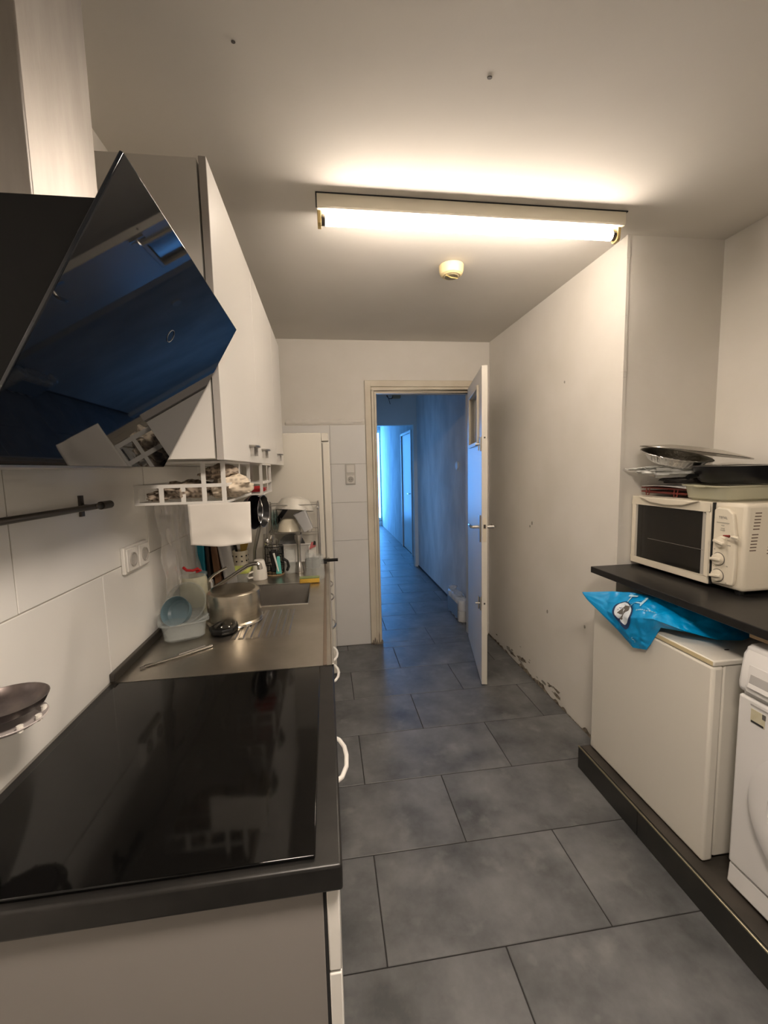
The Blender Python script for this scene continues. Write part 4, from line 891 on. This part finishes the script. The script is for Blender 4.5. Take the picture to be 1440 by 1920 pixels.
# ---- blue bag hanging over the mini fridge
bag = thing('plastic_carrier_bag', (1.25, 1.55, .845), 'crumpled bright blue plastic bag hanging over the white fridge', 'plastic bag')
CP = [  # rows from the tucked top edge down to the hanging edge; columns from the far tip to the near end
    [(1.150,1.765,.910),(1.225,1.665,.938),(1.270,1.575,.955),(1.300,1.485,.958),(1.330,1.405,.950),(1.380,1.335,.925),(1.470,1.300,.890),(1.55,1.32,.862)],
    [(1.150,1.755,.902),(1.195,1.655,.895),(1.215,1.565,.918),(1.222,1.480,.935),(1.232,1.400,.925),(1.285,1.335,.905),(1.390,1.280,.880),(1.50,1.29,.858)],
    [(1.152,1.748,.896),(1.186,1.640,.860),(1.196,1.550,.862),(1.192,1.470,.890),(1.204,1.395,.910),(1.262,1.320,.890),(1.350,1.275,.868),(1.46,1.28,.855)],
    [(1.154,1.742,.890),(1.190,1.612,.822),(1.200,1.528,.800),(1.206,1.455,.810),(1.222,1.398,.890),(1.290,1.345,.882),(1.365,1.305,.866),(1.50,1.33,.856)],
    [(1.156,1.736,.884),(1.200,1.590,.796),(1.214,1.512,.748),(1.222,1.448,.766),(1.240,1.402,.872),(1.315,1.372,.862),(1.385,1.330,.847),(1.50,1.36,.847)]]
def bag_pt(u, v, raw=False):
    nu, nv = 7, 4; x, y = min(u*nu, nu-1e-6), min(v*nv, nv-1e-6); i, j = int(x), int(y); a, b = x-i, y-j
    a2, b2 = a*a*(3-2*a)*.5 + a*.5, b*b*(3-2*b)*.5 + b*.5
    P = lambda i_, j_: Vector(CP[j_][i_])
    p = (P(i,j)*(1-a2)+P(i+1,j)*a2)*(1-b2) + (P(i,j+1)*(1-a2)+P(i+1,j+1)*a2)*b2
    k = .015*min(1, u*4)
    d = k*(abs(ns(p, 14, 1)) - .3) + k*.7*(abs(ns(p, 34, 4)) - .3)
    return p + Vector((-.8, -.45, .35)) * d
MB().grid(lambda u, v: bag_pt(u, v), 84, 48).build('bag_film', BAGB, bag, solid=.0012, ang=50)
def on_bag(pts, u0, v0, su, sv, rot, off=.0035):
    out = []
    for p in pts:
        x, y = p[0]*math.cos(rot)-p[1]*math.sin(rot), p[0]*math.sin(rot)+p[1]*math.cos(rot)
        u, v = u0 + x*su, v0 - y*sv
        u, v = min(max(u, .002), .998), min(max(v, .002), .998)
        p0 = bag_pt(u, v); du = bag_pt(min(u+.012, 1), v) - bag_pt(max(u-.012, 0), v); dv = bag_pt(u, min(v+.012, 1)) - bag_pt(u, max(v-.012, 0))
        n = du.cross(dv).normalized()
        if n.dot(Vector((-.8, -.5, .3))) < 0: n = -n
        out.append(p0 + n*off)
    return out
def bag_patch(pts_poly, name, m, u0, v0, su, sv, rot, off):
    # fan-triangulated disc refined so it follows the film
    n = len(pts_poly); rings = 5; vs = [(0, 0)]; fs = []
    for r_ in range(1, rings+1): vs += [(x*r_/rings, y*r_/rings) for x, y in pts_poly]
    for k in range(n): fs.append((0, 1+k, 1+(k+1) % n))
    for r_ in range(rings-1):
        for k in range(n): fs.append((1+r_*n+k, 1+r_*n+(k+1) % n, 1+(r_+1)*n+(k+1) % n, 1+(r_+1)*n+k))
    MB().add(on_bag(vs, u0, v0, su, sv, rot, off), fs).build(name, m, bag)
bag_patch(ell(0, 0, 1.14, 1.16, 28), 'logo_border', BAGN, .285, .44, .075, .20, 0, .0025)
bag_patch(ell(0, 0, 1, 1, 28), 'logo_oval', BAGW, .287, .43, .072, .185, 0, .0035)
bag_patch([(-.75,-.34),(-.25,-.38),(.75,.12),(.8,.34),(.3,.40),(-.75,.05)], 'logo_bar', INK, .289, .43, .068, .30, .1, .0045)
def bag_text(txt, size, m, u0, v0, su, sv, rot):
    vs, fs = text_geo(txt, size)
    MB().add(on_bag(vs, u0, v0, su, sv, rot, .006), fs).build('bag_print', m, bag, smooth=False)
bag_text('TA', 1, BAGL, .345, .20, .13, .30, 0)
bag_text('S', 1, BAGL, .345, .83, .035, .12, .6)
for k in range(9):
    bag_patch([(-.5,-.12),(.5,-.12),(.5,.12),(-.5,.12)], 'small_print', BAGL, .40 + k*.017, .36 - k*.008, .011, .08, .1, .0035)
tag(MB().box(1.262, 1.34, 1.62, 1.80, .8445, .853).build('flat_lid', GREYB, bevel=.002), 'flat grey lid on the fridge top under the blue bag', 'lid')

# ================================================================== HALL: pack of paper rolls
t = thing('paper_roll_pack', (1.27, 4.03, 0), 'plastic-wrapped pack of white paper rolls on the hall floor', 'paper rolls')
for k in range(4):
    for row in range(2):
        yy = 3.86 + k*.107; zz = .004 + row*.108
        r_ = MB().lathe([(.020, .0), (.052, 0), (.053, .004), (.053, .100), (.051, .104), (.020, .104), (.020, .0)], (1.275, yy, zz), 24).build('paper_roll', WHITEC, t)
MB().box(1.216, 1.334, 3.80, 4.236, .002, .228).build('wrapper', mat('roll_wrapper', (.70, .74, .78), .2, alpha=.28, spec=.8), t, bevel=.03, seg=4)
box('wrapper_print', mat('wrap_print', (.22, .30, .38), .4), 1.2145, 1.2165, 3.86, 4.19, .03, .175, t)
crumple('wrapper_knot', SHEETP, (1.275, 4.20, .245), (.045, .045, .02), 5., .5, 1., parent=t, n=20)
crumple('wrapper_knot', SHEETP, (1.275, 4.02, .236), (.04, .12, .012), 7., .5, 1., parent=t, n=20)
